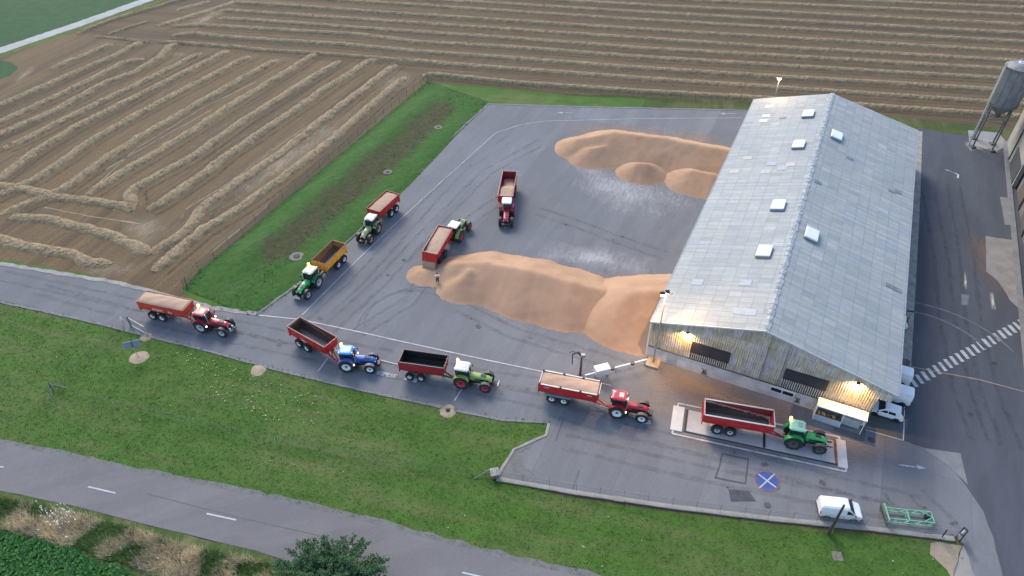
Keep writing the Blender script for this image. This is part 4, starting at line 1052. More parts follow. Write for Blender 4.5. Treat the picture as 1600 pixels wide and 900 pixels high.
def tractor_pose(hub_r, hub_f, side, rr, rf):
    """near-side hubs seen in the photo -> centre of the rear axle and heading; side=+1 left side visible, -1 right side"""
    a = at(*hub_r, rr); b_ = at(*hub_f, rf); d = (b_ - a); d.z = 0; wb = d.length; d.normalize(); left = Vector((-d.y, d.x, 0))
    c = Vector((a.x, a.y, 0)) - left * side * 1.12
    return Vector((c.x, c.y, .06)), math.atan2(d.y, d.x), wb
RED = lambda n, c=(.26, .012, .016): paint(n, c, .35, .12, 1.2, dirt=None)
M_TR_RED = paint('tractor_red', (.38, .014, .03), .3, .12, 1.5, dirt=(.26, .19, .14), dirta=.42); M_TR_ROOFRED = paint('faded_red_roof', (.42, .07, .08), .4, .2, 1.5); M_TR_PINK = paint('bright_red', (.42, .02, .045), .3, .1)
M_TR_BLUE = paint('tractor_blue', (.02, .085, .38), .3, .15, 1.5, dirt=(.26, .19, .14), dirta=.42); M_TR_BLUER = paint('tractor_blue_roof', (.04, .25, .62), .35, .1, 1.5); M_TR_BLUEF = paint('tractor_blue_fender', (.10, .15, .40), .35, .15)
M_TR_LIME = paint('tractor_lime', (.25, .36, .08), .35, .12, 1.5, dirt=(.26, .19, .14), dirta=.42); M_TR_GREEN = paint('tractor_green', (.035, .36, .09), .3, .12, 1.5, dirt=(.26, .19, .14), dirta=.42); M_TR_GREENR = paint('tractor_pale_green_roof', (.24, .52, .34), .35, .1)
M_TR_OLIVE = paint('tractor_sage', (.25, .32, .14), .4, .12, 1.5, dirt=(.26, .19, .14), dirta=.42); M_TR_DKGREEN = paint('tractor_dark_green', (.03, .25, .09), .35, .15, 1.5, dirt=(.26, .19, .14), dirta=.42); M_TR_PALE = paint('pale_yellow_green_roof', (.50, .56, .36), .4, .08)
M_RIM_W = paint('white_rim', (.68, .68, .68), .45, .12); M_RIM_G = paint('grey_rim', (.42, .43, .44), .5, .15); M_RIM_R = paint('red_rim', (.46, .03, .045), .4, .15); M_RIM_D = paint('dark_rim', (.07, .07, .07), .6, .3); M_RIM_T = paint('tan_rim', (.42, .25, .17), .6, .2)
M_OFFWHITE = paint('off_white_roof', (.62, .60, .56), .4, .08, 2)
rr, rf = .96, .72
P = {}
P['A'] = tractor_pose((312.8, 513), (346.2, 522), -1, rr, rf); P['B'] = tractor_pose((541, 574.5), (577.8, 578.5), -1, rr, rf)
P['C'] = tractor_pose((720, 600.3), (757.5, 608.3), -1, rr, rf); P['D'] = tractor_pose((963.6, 646.5), (1002.3, 656), -1, rr, rf)
P['E'] = tractor_pose((1239.3, 695.8), (1280, 705.8), -1, rr, rf); P['F'] = tractor_pose((498.7, 441.3), (482.7, 461.3), 1, rr, rf)
P['H'] = tractor_pose((721, 370), (735.5, 353.3), -1, rr, rf)
gf = (at(560, 373.3, rf) + at(580, 373.3, rf)) / 2; hg = R(-107); P['G'] = (Vector((gf.x - 2.7 * math.cos(hg), gf.y - 2.7 * math.sin(hg), .06)), hg, 2.7)
jf = (at(781, 348, rf) + at(800, 347, rf)) / 2; hi_ = R(-93); P['I'] = (Vector((jf.x - 2.8 * math.cos(hi_), jf.y - 2.8 * math.sin(hi_), .06)), hi_, 2.8)
for k_, v in P.items(): print('tractor', k_, tuple(round(x, 2) for x in v[0]), round(math.degrees(v[1]), 1), round(v[2], 2))
WB = lambda k, lo=2.65, hi=3.05: max(lo, min(hi, P[k][2]))
make_tractor('tractor', P['A'][0], P['A'][1], 'red tractor with faded red roof on the lane, nearest the open mesh gate', M_TR_RED, M_TR_ROOFRED, M_RIM_G, WB('A'), beacon=1, front='white', hatch=paint('grey_hatch', (.35, .37, .42), .3), spots=True)
make_tractor('tractor', P['B'][0], P['B'][1], 'bright blue tractor with white wheel rims', M_TR_BLUE, M_TR_BLUER, M_RIM_W, WB('B'), fender=M_TR_BLUEF, hoodm=M_TR_BLUE, beacon=1, hatch=paint('pale_blue_hatch', (.42, .62, .75), .3), frontfender=paint('grey_fender', (.16, .15, .17), .6), spots=True)
make_tractor('tractor', P['C'][0], P['C'][1], 'lime green tractor with off-white roof and red rims, towing the black-lined trailer', M_TR_LIME, M_OFFWHITE, M_RIM_R, WB('C'), beacon=1, front='linkage', hatch=paint('cream_hatch', (.50, .49, .45), .4), frontfender=paint('dark_grey_fender', (.07, .075, .07), .6))
make_tractor('tractor', P['D'][0], P['D'][1], 'dark red tractor with red roof and grey rims pulling the heaped trailer toward the weighbridge', M_TR_RED, paint('red_roof', (.36, .02, .045), .35, .12), M_RIM_W, WB('D'), hatch=paint('cream_hatch', (.50, .49, .45), .4), frontfender=paint('dark_grey_fender', (.07, .075, .07), .6), spots=True)
te = P['E'][0]; te.z = .19
make_tractor('tractor', te, P['E'][1], 'green tractor with pale green roof standing on the weighbridge', M_TR_GREEN, M_TR_GREENR, M_RIM_D, WB('E'), beacon=1, front='bar', hatch=paint('glass_hatch', (.25, .28, .27), .15), frontfender=paint('dark_grey_fender', (.07, .075, .07), .6))
make_tractor('tractor', P['F'][0], P['F'][1], 'green tractor with pale roof and orange tipping trailer by the grass bank', M_TR_DKGREEN, M_TR_PALE, M_RIM_G, WB('F'), hoodm=M_TR_GREEN, beacon=-1, front='plate')
make_tractor('tractor', P['G'][0], P['G'][1], 'sage green tractor with grey-white roof waiting behind the orange trailer', M_TR_OLIVE, paint('grey_white_roof', (.48, .50, .49), .35, .12), M_RIM_T, P['G'][2], hatch=paint('dark_hatch', (.16, .18, .19), .2))
make_tractor('tractor', P['H'][0], P['H'][1], 'lime green tractor with white roof backing the tipping trailer onto the heap', M_TR_LIME, M_WHITE, M_RIM_R, WB('H'))
make_tractor('tractor', P['I'][0], P['I'][1], 'bright red tractor with white roof driving across the open yard', M_TR_PINK, M_WHITE, M_RIM_G, P['I'][2])

# ------------------------------------------------------------------ trailers
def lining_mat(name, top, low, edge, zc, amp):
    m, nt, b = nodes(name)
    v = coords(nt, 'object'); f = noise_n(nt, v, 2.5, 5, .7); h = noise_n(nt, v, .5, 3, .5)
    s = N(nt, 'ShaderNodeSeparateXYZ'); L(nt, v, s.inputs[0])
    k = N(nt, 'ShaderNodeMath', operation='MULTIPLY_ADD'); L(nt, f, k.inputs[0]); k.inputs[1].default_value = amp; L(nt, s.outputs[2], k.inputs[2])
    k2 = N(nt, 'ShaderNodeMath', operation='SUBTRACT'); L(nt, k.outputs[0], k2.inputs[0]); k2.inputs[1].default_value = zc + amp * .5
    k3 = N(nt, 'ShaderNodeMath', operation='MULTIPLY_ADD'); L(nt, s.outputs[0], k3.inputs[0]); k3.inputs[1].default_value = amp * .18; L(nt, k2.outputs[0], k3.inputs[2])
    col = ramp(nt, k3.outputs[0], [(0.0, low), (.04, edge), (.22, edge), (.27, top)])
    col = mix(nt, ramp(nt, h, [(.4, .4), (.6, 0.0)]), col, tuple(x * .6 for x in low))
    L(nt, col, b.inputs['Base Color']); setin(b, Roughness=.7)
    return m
M_FLOOR = paint('worn_steel_floor', (.16, .145, .135), .6, .3, 1.2, dirt=(.27, .20, .145))
def make_trailer(key, px, label, body, lining, rail, railm, fill=None, z0=1.3, z1=2.9, wr=.66, rimm=M_RIM_W, rims=.5, tilt=0.0, base=.06, ladder=False, mudguard=None, letters=None, clamps=False, gate_open=0.0, drawm=None, hdg=None, bars=False, hitch=None, grain_label=None, ribs=0, dL=0):
    w = [at(*p, z1 + base) for p in px]
    Lg = ((w[0] - w[1]).length + (w[2] - w[3]).length) / 2 + dL; Wd = ((w[0] - w[3]).length + (w[2] - w[1]).length) / 2
    Wd = max(2.2, min(2.45, Wd)); c = sum(w, Vector()) / 4; f = (w[1] + w[2] - w[0] - w[3]); hd = math.atan2(f.y, f.x) if hdg is None else hdg
    print('trailer', key, 'L %.2f W %.2f hd %.1f' % (Lg, Wd, math.degrees(hd)))
    o = empty('tipping_trailer', (c.x, c.y, base), hd, label, 'trailer', 'tipping trailers in the grain queue')
    hx, hw = Lg / 2, Wd / 2; zk = z0 + .5
    def ring(x0, x1, y, z): return [(x0, -y, z), (x1, -y, z), (x1, y, z), (x0, y, z)]
    th = .07
    root = o
    if tilt:
        root = bpy.data.objects.new('tub', None)
        tubp = None
    outer_ = [ring(-hx + .12, hx - .35, hw * .70, z0 - .05), ring(-hx + .03, hx - .12, hw * .98, zk), ring(-hx, hx, hw, z1)]
    inner_ = [ring(-hx + th, hx - th, hw - th, z1), ring(-hx + .1, hx - .2, hw * .98 - th, zk), ring(-hx + .19, hx - .42, hw * .70 - th, z0)]
    mt = MB(); mt.loft(outer_, cap=False); mt.add(outer_[0], [(3, 2, 1, 0)]); mt.loft([outer_[2], inner_[0]], cap=False)
    for k_ in range(ribs):
        x = -hx + .3 + (Lg - .7) * k_ / max(1, ribs - 1)
        for sy in (-1, 1): mt.box((x, sy * (hw + .01), (zk + z1) / 2), (.09, .07, z1 - zk))
    for sy in (-1, 1):
        mt.bar((-hx + .02, sy * (hw + .02), z1 - .06), (hx - .02, sy * (hw + .02), z1 - .06), .08, .14)
        mt.bar((-hx + .04, sy * (hw * .985), zk), (hx - .14, sy * (hw * .985), zk), .08, .1)
    for yy in (-.55, 0, .55): mt.box((hx - .1, yy, (zk + z1) / 2), (.08, .1, z1 - zk), ry=-.09)
    tub = mt.build('tub', body, o)
    pv = Vector((-hx + .5, 0, z0 - .15))
    def tl(q):   # tip the tub about its rear hinge
        if tilt: q.matrix_basis = Matrix.Translation(pv) @ Matrix.Rotation(-tilt, 4, 'Y') @ Matrix.Translation(-pv)
        return q
    tl(tub)
    li = MB(); li.loft(inner_, cap=False); li = li.build('lining', lining, tub)
    fl = MB(); fl.add([(x, y, z + .002) for x, y, z in inner_[2]], [(0, 1, 2, 3)]); fl.build('tub_floor', M_FLOOR, tub)
    if rail:
        mb = MB()
        for sy in (-1, 1): mb.bar((-hx, sy * (hw - .02), z1 + .04), (hx, sy * (hw - .02), z1 + .04), rail, .07)
        mb.bar((hx - .03, -hw, z1 + .04), (hx - .03, hw, z1 + .04), .08, .07); mb.bar((-hx + .03, -hw, z1 + .04), (-hx + .03, hw, z1 + .04), .08, .07)
        mb.build('top_rail', railm, tub)
    if clamps:
        for sy in (-1, 1):
            for u in (.0, .36, .70, 1.0):
                MB().box((-hx + .1 + (Lg - .2) * u, sy * (hw - .02), z1 + .1), (.22, .22, .14)).build('rail_clamp', M_BLACK, tub)
    tg = MB(); tg.box((-hx - .02, 0, (z0 + z1) / 2), (.07, Wd - .06, z1 - z0 + .1)); 
    for yy in (-.9, -.3, .3, .9): tg.box((-hx - .07, yy * hw, (z0 + z1) / 2), (.06, .08, z1 - z0))
    tg = tg.build('tailgate', body, tub)
    if gate_open:
        hp = Vector((-hx, 0, z1)); tg.matrix_basis = Matrix.Translation(hp) @ Matrix.Rotation(gate_open, 4, 'Y') @ Matrix.Translation(-hp)
    for sy in (-1, 1):
        MB().box((-hx - .06, sy * hw * .86, z0 + (.30 if not gate_open else .5)), (.06, .16, .3)).build('tail_light', M_REDGLASS, tg if gate_open else o)
    chm = MB()
    for sy in (-1, 1): chm.bar((-hx + .3, sy * .42, z0 - .3), (hx - .3, sy * .42, z0 - .3), .14, .22)
    chm.box((-Lg * .18, 0, z0 - .45), (2.0, .9, .22)); chm.box((hx - 1.2, 0, z0 - .35), (.5, .5, .3)); chm.tube((hx - .9, 0, z0 - .5), (hx - .7, 0, z0 - .1), .11, 8)
    chm.bar((hx - .75, .35, 0.03), (hx - .75, .35, z0 - .3), .1)
    chm.build('chassis', drawm or body, o)
    hlen = 1.35
    db = MB(); hp_ = Vector((hx + hlen, 0, .55))
    if hitch is not None:
        q = Matrix.Rotation(-hd, 4, 'Z') @ (Vector(hitch) - Vector((c.x, c.y, 0))); hp_ = Vector((q.x, q.y, .55))
    for sy in (-1, 1): db.bar((hx - .7, sy * .38, z0 - .38), hp_ + Vector((0, sy * .06, .03)), .13, .16)
    db.build('drawbar', drawm or body, o)
    xa = -Lg * .17; sp_ = .72
    for dx in (-sp_, sp_):
        MB().tube((xa + dx, -hw * .8, wr), (xa + dx, hw * .8, wr), .08, 8).build('axle', M_BLACK, o)
        for sy in (-1, 1): wheel(o, (xa + dx, sy * (hw - .16), wr), wr, .46, rimm, rimr=rims)
    if mudguard:
        for sy in (-1, 1):
            mb = MB(); mb.box((xa, sy * (hw - .22), wr * 2 + .16), (2.9, .55, .05)); mb.box((xa - 1.5, sy * (hw - .22), wr * 2 + .02), (.3, .55, .05), ry=-.8); mb.box((xa + 1.5, sy * (hw - .22), wr * 2 + .02), (.3, .55, .05), ry=.8); mb.box((xa, sy * (hw + .04), wr * 2 + .02), (2.9, .04, .28)); mb.build('mudguard', mudguard, o)
    if ladder:
        mb = MB(); x = hx - .95
        for dx in (-.18, .18): mb.bar((x + dx, -hw * .95, .55), (x + dx, -hw - .05, zk + .1), .04)
        for k_ in range(5): mb.bar((x - .18, -hw * .96, .62 + .26 * k_), (x + .18, -hw * .96, .62 + .26 * k_), .05)
        mb.build('ladder', M_STEEL, o)
    if letters:
        for x_, n, h_, z_ in letters:
            for sy in (-1, 1):
                for i in range(n):
                    mb = MB(); g = GL[(i * 2 + n) % len(GL)]
                    for (a0, b0_, a1, b1) in g:
                        p0 = (x_ + sy * 0 + (i + a0 * .8) * h_ * .95 * (1 if sy < 0 else -1), sy * (hw + .035 if z_ > zk else hw * .93 + .09), z_ + (b0_ - .5) * h_); p1 = (x_ + (i + a1 * .8) * h_ * .95 * (1 if sy < 0 else -1), p0[1], z_ + (b1 - .5) * h_)
                        mb.bar(p0, p1, .02, h_ * .2)
                    mb.build('letter', M_WHITE, tub)
    if bars:
        mb = MB()
        for u in (.33, .66): mb.bar((-hx + Lg * u, -hw, z1 + .02), (-hx + Lg * u, hw, z1 + .02), .06)
        mb.build('cross_bar', railm or body, tub)
    if fill:
        gm_ = MB(); nx, ny = 40, 14; vs = []; hf, crown, front_lim = fill
        for i in range(nx + 1):
            for j in range(ny + 1):
                u, v = i / nx, j / ny; x = -hx + .13 + (Lg - .3) * u; y = (hw - .09) * (2 * v - 1)
                z = z1 + hf + crown * (math.sin(math.pi * v) ** .8) * (math.sin(math.pi * (.08 + .84 * u)) ** .6) * (1 + .35 * noise.noise((u * 5, v * 3, hd)))
                z += .05 * noise.noise((x * 1.3, y * 1.3, hd * 9))
                if front_lim is not None:      # partial load sloping away at one end
                    s_ = (u - front_lim[0]) / (front_lim[1] - front_lim[0]); z -= front_lim[2] * max(0, min(1, s_))
                lim = hw - .08 if z > zk else hw * .7 - .08 + (hw * .28) * max(0, (z - z0) / (zk - z0))
                vs.append((x, max(-lim, min(lim, y)), max(z, z0 + .02)))
        gm_.add(vs, [(i * (ny + 1) + j, (i + 1) * (ny + 1) + j, (i + 1) * (ny + 1) + j + 1, i * (ny + 1) + j + 1) for i in range(nx) for j in range(ny)])
        # closed underside so the load is a body, not a skin
        k_ = len(gm_.v); gm_.v += [(x, y * .8, z0 + .012) for x, y, z in vs]; n1 = ny + 1
        gm_.f += [tuple(reversed([q + k_ for q in ff])) for ff in gm_.f[:]]
        per = [i * n1 for i in range(nx + 1)] + [nx * n1 + j for j in range(1, n1)] + [i * n1 + ny for i in range(nx - 1, -1, -1)] + [j for j in range(ny - 1, 0, -1)]
        gm_.f += [(per[i], per[i] + k_, per[(i + 1) % len(per)] + k_, per[(i + 1) % len(per)]) for i in range(len(per))]
        g = gm_.build('grain_load', M_LOAD, None, smooth=True)
        g.matrix_world = Matrix.Translation((c.x, c.y, base)) @ Matrix.Rotation(hd, 4, 'Z') @ (Matrix.Translation(pv) @ Matrix.Rotation(-tilt, 4, 'Y') @ Matrix.Translation(-pv) if tilt else Matrix())
        tag(g, grain_label, 'grain load', 'loads of grain in the trailers')
    return o, c, hd, Lg
T = {'A': [(212.3, 470.3), (287, 487), (300, 468), (230.3, 455.3)], 'B': [(447.3, 510), (506.5, 542.3), (527.5, 528), (469.8, 495.8)],
     'C': [(621, 565.8), (691.5, 575.8), (703.5, 556), (632.3, 546.3)], 'D': [(842.5, 600), (936.3, 618), (940, 596.3), (847.8, 578.3)],
     'E': [(1098.6, 648.6), (1210, 666.5), (1211, 642), (1103.3, 623)], 'F': [(541.3, 382), (508, 412), (486, 408.7), (518.7, 374.7)],
     'G': [(624, 304), (593.3, 330.7), (572, 326.7), (603.3, 297.3)], 'H': [(682.2, 397.8), (708.9, 358.9), (686.7, 353.3), (660, 392.2)],
     'I': [(785.5, 267.8), (777.3, 306.7), (801, 306.7), (807.8, 267.8)]}
def hitch(k, back=1.2):
    p, h, _ = P[k]; return (p.x - back * math.cos(h), p.y - back * math.sin(h), 0)
M_B_RED = paint('trailer_red', (.47, .016, .018), .4, .15, .8, dirt=(.26, .19, .14), dirta=.42); M_B_ORED = paint('trailer_orange_red', (.58, .048, .02), .4, .15, .8, dirt=(.26, .19, .14), dirta=.42); M_B_DRED = paint('trailer_dark_red', (.34, .016, .022), .5, .2, 1.0, dirt=(.12, .03, .025))
M_B_OR = paint('trailer_orange', (.85, .36, .03), .45, .15, .9, dirt=(.30, .12, .03))
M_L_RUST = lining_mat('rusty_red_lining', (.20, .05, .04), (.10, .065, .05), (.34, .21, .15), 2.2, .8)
M_L_BLK = paint('black_lining', (.016, .017, .019), .5, .3, 1)
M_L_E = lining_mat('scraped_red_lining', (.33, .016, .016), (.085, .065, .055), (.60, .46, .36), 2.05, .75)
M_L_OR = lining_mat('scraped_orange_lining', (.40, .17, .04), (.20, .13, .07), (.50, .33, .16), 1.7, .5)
M_L_RED = paint('red_lining', (.20, .012, .014), .5, .2, 1)
M_RAILS = paint('silver_rail', (.52, .51, .49), .4, .1, 2, metal=.3)
make_trailer('A', T['A'], 'full orange-red tipping trailer with white lettering on the lane by the field gate', M_B_ORED, M_L_RED, .07, paint('brown_rail', (.30, .17, .11), .6), (-.02, .28, None), ladder=True, letters=[(-1.3, 6, .30, 2.08), (1.1, 2, .30, 2.08)], hitch=hitch('A'), grain_label='domed wheat load in the orange-red trailer with white lettering', ribs=0, z0=1.35)
make_trailer('B', T['B'], 'empty red tipping trailer with rusty inside behind the blue tractor', M_B_RED, M_L_RUST, .09, paint('dusty_rail', (.34, .16, .13), .6, .2), None, hitch=hitch('B'), ribs=5, letters=[(-.9, 5, .22, 2.0)])
make_trailer('C', T['C'], 'small dark red tipping trailer with black lining behind the lime tractor', M_B_DRED, M_L_BLK, .12, paint('black_rail', (.04, .042, .04), .5), None, hitch=hitch('C'), z0=1.25, ribs=0, drawm=M_BLACK, wr=.52)
make_trailer('D', T['D'], 'heaped red tipping trailer with silver rails, black clamps and grey mudguards', M_B_RED, M_L_RED, .16, M_RAILS, (-.05, .22, None), hitch=hitch('D'), clamps=True, mudguard=paint('grey_mudguard', (.20, .21, .21), .5), letters=[(2.2, 5, .13, 2.55), (-2.9, 6, .12, 2.55)], grain_label='wheat load in the red trailer with silver rails and black clamps')
make_trailer('E', T['E'], 'empty red tipping trailer with silver rails standing on the weighbridge', M_B_RED, M_L_E, .16, M_RAILS, None, base=.19, hitch=hitch('E'), ribs=0, rimm=M_RIM_G, letters=None)
make_trailer('F', T['F'], 'empty orange tipping trailer beside the grass bank', M_B_OR, M_L_OR, .09, paint('dark_brown_rail', (.07, .035, .02), .6), None, hitch=hitch('F'), z1=2.75, z0=1.15, rimm=M_RIM_W, ribs=3, drawm=M_BLACK)
make_trailer('G', T['G'], 'full red tipping trailer at the grass bank behind the sage tractor', M_B_RED, M_L_RED, .08, paint('dull_red_rail', (.25, .03, .025), .6), (-.12, .12, None), hitch=hitch('G'), z1=2.75, ribs=6, grain_label='level pale wheat load in the red trailer at the grass bank')
make_trailer('H', T['H'], 'red tipping trailer with open tailgate pouring grain onto the heap', M_B_RED, M_L_RED, .07, paint('dusty_pink_rail', (.40, .22, .18), .6), (-.12, .10, (.45, .1, .22)), hitch=hitch('H'), z1=2.75, tilt=R(5), gate_open=R(16), ribs=5, rimm=M_RIM_D, grain_label='wheat load sliding out of the tipping trailer', dL=-.3)
make_trailer('I', T['I'], 'red tipping trailer with a half load crossing the open yard', M_B_RED, M_L_RED, .08, paint('dusty_pink_rail', (.40, .22, .18), .6), (-.40, .14, (.62, .30, 1.0)), hitch=hitch('I'), ribs=5, grain_label='half load of wheat at the front of the trailer in the open yard', rimm=M_RIM_D)
# grain stream leaving the tailgate of the tipping trailer
w_ = [at(*p, 2.75) for p in T['H']]; rc = (w_[0] + w_[3]) / 2; fdir = ((w_[1] + w_[2]) - (w_[0] + w_[3])); fdir.z = 0; fdir.normalize(); ld = Vector((-fdir.y, fdir.x, 0))
secs = []
for k_ in range(8):
    t = k_ / 7; back = .05 + .95 * math.sqrt(t); z = 1.6 - 1.35 * t; hw_ = .92 + .04 * t; c = Vector((rc.x, rc.y, 0)) - fdir * (back - .05)
    secs.append([(*(c + ld * u * hw_ - fdir * (.05 * noise.noise((u * 3, t * 4, 1)))).xy, z) for u in (-1, -.6, -.2, .2, .6, 1)] + [(*(c + ld * u * hw_ + fdir * (.22 + .3 * t)).xy, z) for u in (1, .6, .2, -.2, -.6, -1)])
tag(MB().loft(secs).build('grain_stream', M_GRAIN, smooth=True), 'curtain of wheat grain pouring from the tailgate of the tipping trailer', 'grain stream')

# ------------------------------------------------------------------ cars and vans
def make_car(name, loc, hd, label, cat, prof, length, width, bodym, belt, side_win, ws, rear_win, wheel_x, wr=.30, rear_lights=True, win_split=None):
    """prof: stations (x, z_bottom, z_top_at_centre, half_width); everything above belt is glasshouse, narrowed towards the roof"""
    o = empty(name, loc, hd, label, cat)
    def sec(x, zb, zt, hw):
        zbelt = min(belt, zt - .06); up = max(0, (zt - belt)); tw = hw * (1 - .20 * min(1, up / .55))
        return [(x, -hw * .92, zb), (x, -hw, zb + .22), (x, -hw, zbelt - .12), (x, -hw * .96, zbelt), (x, -tw, zt - .10 if up > .1 else zt - .02), (x, -tw * .75, zt), (x, tw * .75, zt), (x, tw, zt - .10 if up > .1 else zt - .02), (x, hw * .96, zbelt), (x, hw, zbelt - .12), (x, hw, zb + .22), (x, hw * .92, zb)]
    secs = [sec(*p) for p in prof]
    MB().loft(secs).build('body', bodym, o, smooth=False, bevel=.04)
    def interp(x):
        for a, b_ in zip(prof[:-1], prof[1:]):
            if a[0] <= x <= b_[0]: t = (x - a[0]) / (b_[0] - a[0]); return [a[i] + (b_[i] - a[i]) * t for i in range(4)]
        return prof[-1]
    def side_pt(x, t, sy):
        s_ = sec(*interp(x)); a = Vector(s_[3]); b_ = Vector(s_[4]); q = a.lerp(b_, t); return (x, sy * (abs(q.y) + .018), q.z)
    for (x0, x1, t0, t1, sl0, sl1) in side_win:
        for sy in (-1, 1):
            mb = MB(); mb.add([side_pt(x0, t0, sy), side_pt(x1, t0, sy), side_pt(x1 - sl1, t1, sy), side_pt(x0 + sl0, t1, sy)], [(0, 1, 2, 3)]); w = mb.build('window', M_GLASS, o)
            w.modifiers.new('thick', 'SOLIDIFY').thickness = .015
    for nm, q in (('windscreen', ws), ('rear_window', rear_win)):
        if not q: continue
        (xa, xb) = q; A_ = sec(*interp(xa)); B_ = sec(*interp(xb)); off = .02 * (1 if nm == 'windscreen' else -1)
        mb = MB(); mb.add([(xa + off, A_[4][1] * .92, A_[5][2] + .02), (xa + off, -A_[4][1] * .92, A_[5][2] + .02), (xb + off, -B_[4][1] * .86, B_[5][2] + .015), (xb + off, B_[4][1] * .86, B_[5][2] + .015)], [(0, 1, 2, 3)])
        w = mb.build(nm, M_GLASS, o); w.modifiers.new('thick', 'SOLIDIFY').thickness = .015
    hw = width / 2
    for x in wheel_x:
        for sy in (-1, 1):
            wheel(o, (x, sy * (hw - .10), wr), wr, .21, M_RIM_G, rimr=.62)
            MB().lathe([(wr + .07, -.02), (wr + .07, .02), (0, .02)], 'y', (x, sy * (hw - .005), wr + .01), 20).build('wheel_arch', M_BLACK, o)
    xf, xr = prof[-1][0], prof[0][0]
    for sy in (-1, 1):
        MB().box((xf - .14, sy * hw * .74, prof[-1][2] * .86), (.16, .30, .14)).build('headlight', M_LAMPGLASS, o, bevel=.03)
        MB().box((xr + .04, sy * hw * .86, .95), (.08, .16, .38)).build('tail_light', M_REDGLASS if rear_lights else M_BLACK, o)
        MB().box((ws[0] + .05, sy * (hw + .10), belt + .02), (.14, .2, .14)).build('mirror', M_BLACK, o, bevel=.03)
    MB().box((xf - .02, 0, .38), (.12, width * .86, .18)).build('bumper', M_BLACK, o); MB().box((xr + .02, 0, .42), (.12, width * .88, .2)).build('bumper', M_BLACK, o)
    return o
VAN = [(-2.1, .34, 1.66, .80), (-2.0, .3, 1.80, .88), (.35, .28, 1.84, .90), (.62, .28, 1.78, .90), (1.30, .28, 1.14, .89), (1.95, .3, .92, .84), (2.15, .34, .66, .70)]
HATCH = [(-1.85, .32, .92, .74), (-1.78, .3, 1.05, .80), (-1.35, .28, 1.40, .82), (-.2, .28, 1.46, .83), (.25, .28, 1.42, .83), (.95, .28, .98, .82), (1.70, .3, .84, .76), (1.85, .34, .62, .66)]
c0, c1 = at(1287, 806, .3), at(1331, 811, .3)
d_ = c1 - c0; hv = math.atan2(d_.y, d_.x) 
hv = R(-8); cvan = at(1311, 797, .6)
make_car('parked_van', (cvan.x, cvan.y, .06), hv, 'small white delivery van parked near the wooden pole and grass edge', 'van', VAN, 4.25, 1.8, M_WHITE, 1.15, [(.42, 1.12, .06, .82, .0, .36)], (1.20, .66), None, (-1.30, 1.28), .31)
hh = HA + math.pi; ch_ = at(1384, 643, .5)
make_car('parked_car', (ch_.x, ch_.y, .09), hh, 'white hatchback parked in the bay beside the white stall', 'hatchback', HATCH, 3.7, 1.65, M_WHITE, .92, [(-.95, -.12, .08, .85, .12, .0), (-.04, .72, .08, .85, 0, .36)], (.90, .30), (-1.74, -1.38), (-1.15, 1.12), .28)
BOXV = [(-2.2, .38, 1.95, .86), (-2.1, .34, 2.05, .92), (.5, .32, 2.08, .94), (.95, .32, 1.95, .94), (1.55, .32, 1.25, .93), (2.1, .34, 1.0, .88), (2.3, .38, .7, .75)]
def nose_in(px, py, prof, ln, lab, nm, cat, m, belt, **kw):
    p = at(px, py, 1.0)   # rear end seen past the eaves
    c = p - Vector((math.cos(HA), math.sin(HA), 0)) * (ln / 2)
    return make_car(nm, (c.x, c.y, .09), hh, lab, cat, prof, ln, prof[2][3] * 2, m, belt, **kw)
nose_in(1424, 622, BOXV, 4.4, 'white panel van under the roof edge, directly behind the white hatchback', 'parked_van', 'van', M_WHITE, 1.3, side_win=[(.55, 1.35, .06, .8, 0, .36)], ws=(1.5, .98), rear_win=None, wheel_x=(-1.4, 1.4), wr=.32)
nose_in(1423, 591, BOXV, 4.4, 'white panel van under the roof edge, between the other white van and the black car', 'parked_van', 'van', M_WHITE, 1.3, side_win=[(.55, 1.35, .06, .8, 0, .36)], ws=(1.5, .98), rear_win=None, wheel_x=(-1.4, 1.4), wr=.32)
nose_in(1421.5, 572, HATCH, 3.7, 'black car under the roof edge, behind the two white vans', 'parked_car', 'car', paint('black_car', (.015, .016, .02), .2, .1), .92, side_win=[(-.95, -.12, .08, .85, .12, .0), (-.04, .72, .08, .85, 0, .36)], ws=(.90, .30), rear_win=(-1.74, -1.38), wheel_x=(-1.15, 1.12), wr=.28)
nose_in(1420.5, 504, HATCH, 3.7, 'white car under the right roof edge, alone halfway along the hall', 'parked_car', 'car', M_WHITE, .92, side_win=[(-.95, -.12, .08, .85, .12, .0), (-.04, .72, .08, .85, 0, .36)], ws=(.90, .30), rear_win=(-1.74, -1.38), wheel_x=(-1.15, 1.12), wr=.28)

# ------------------------------------------------------------------ weighbridge
wq = [at(1068, 673), at(1303, 727), at(1300, 690), at(1068, 642)]   # near-left, near-right, far-right, far-left
wd = (at(1307, 726) - at(1068, 674)); wd.z = 0; WL = wd.length; wd.normalize(); wn_ = Vector((-wd.y, wd.x, 0)); wo = at(1068, 674); wo.z = 0
WW = (at(1071, 641) - wo).dot(wn_); WW = max(2.9, WW)
wbr = empty('weighbridge', wo, math.atan2(wd.y, wd.x), 'pale concrete weighbridge platform with rust steel end strip under the green tractor', 'weighbridge')
M_WB = m_concrete('weighbridge_concrete', (.44, .42, .41), (.33, .31, .30), .35); M_RAMP = m_concrete('ramp_concrete', (.56, .54, .52), (.44, .42, .41), .3)
MB().box((WL / 2, WW / 2, .10), (WL - .02, WW, .18)).build('platform', M_WB, wbr, bevel=.01)
MB().box((-.85, WW / 2, .09), (1.3, WW + .5, .16)).build('ramp', M_RAMP, wbr, bevel=.01); MB().box((WL + .62, WW / 2, .09), (1.0, WW + .7, .16)).build('ramp', M_RAMP, wbr, bevel=.01)
for x in (.12, WL * .535): MB().box((x, WW / 2, .197), (.28, WW, .02)).build('gap_cover', M_BLACK, wbr)
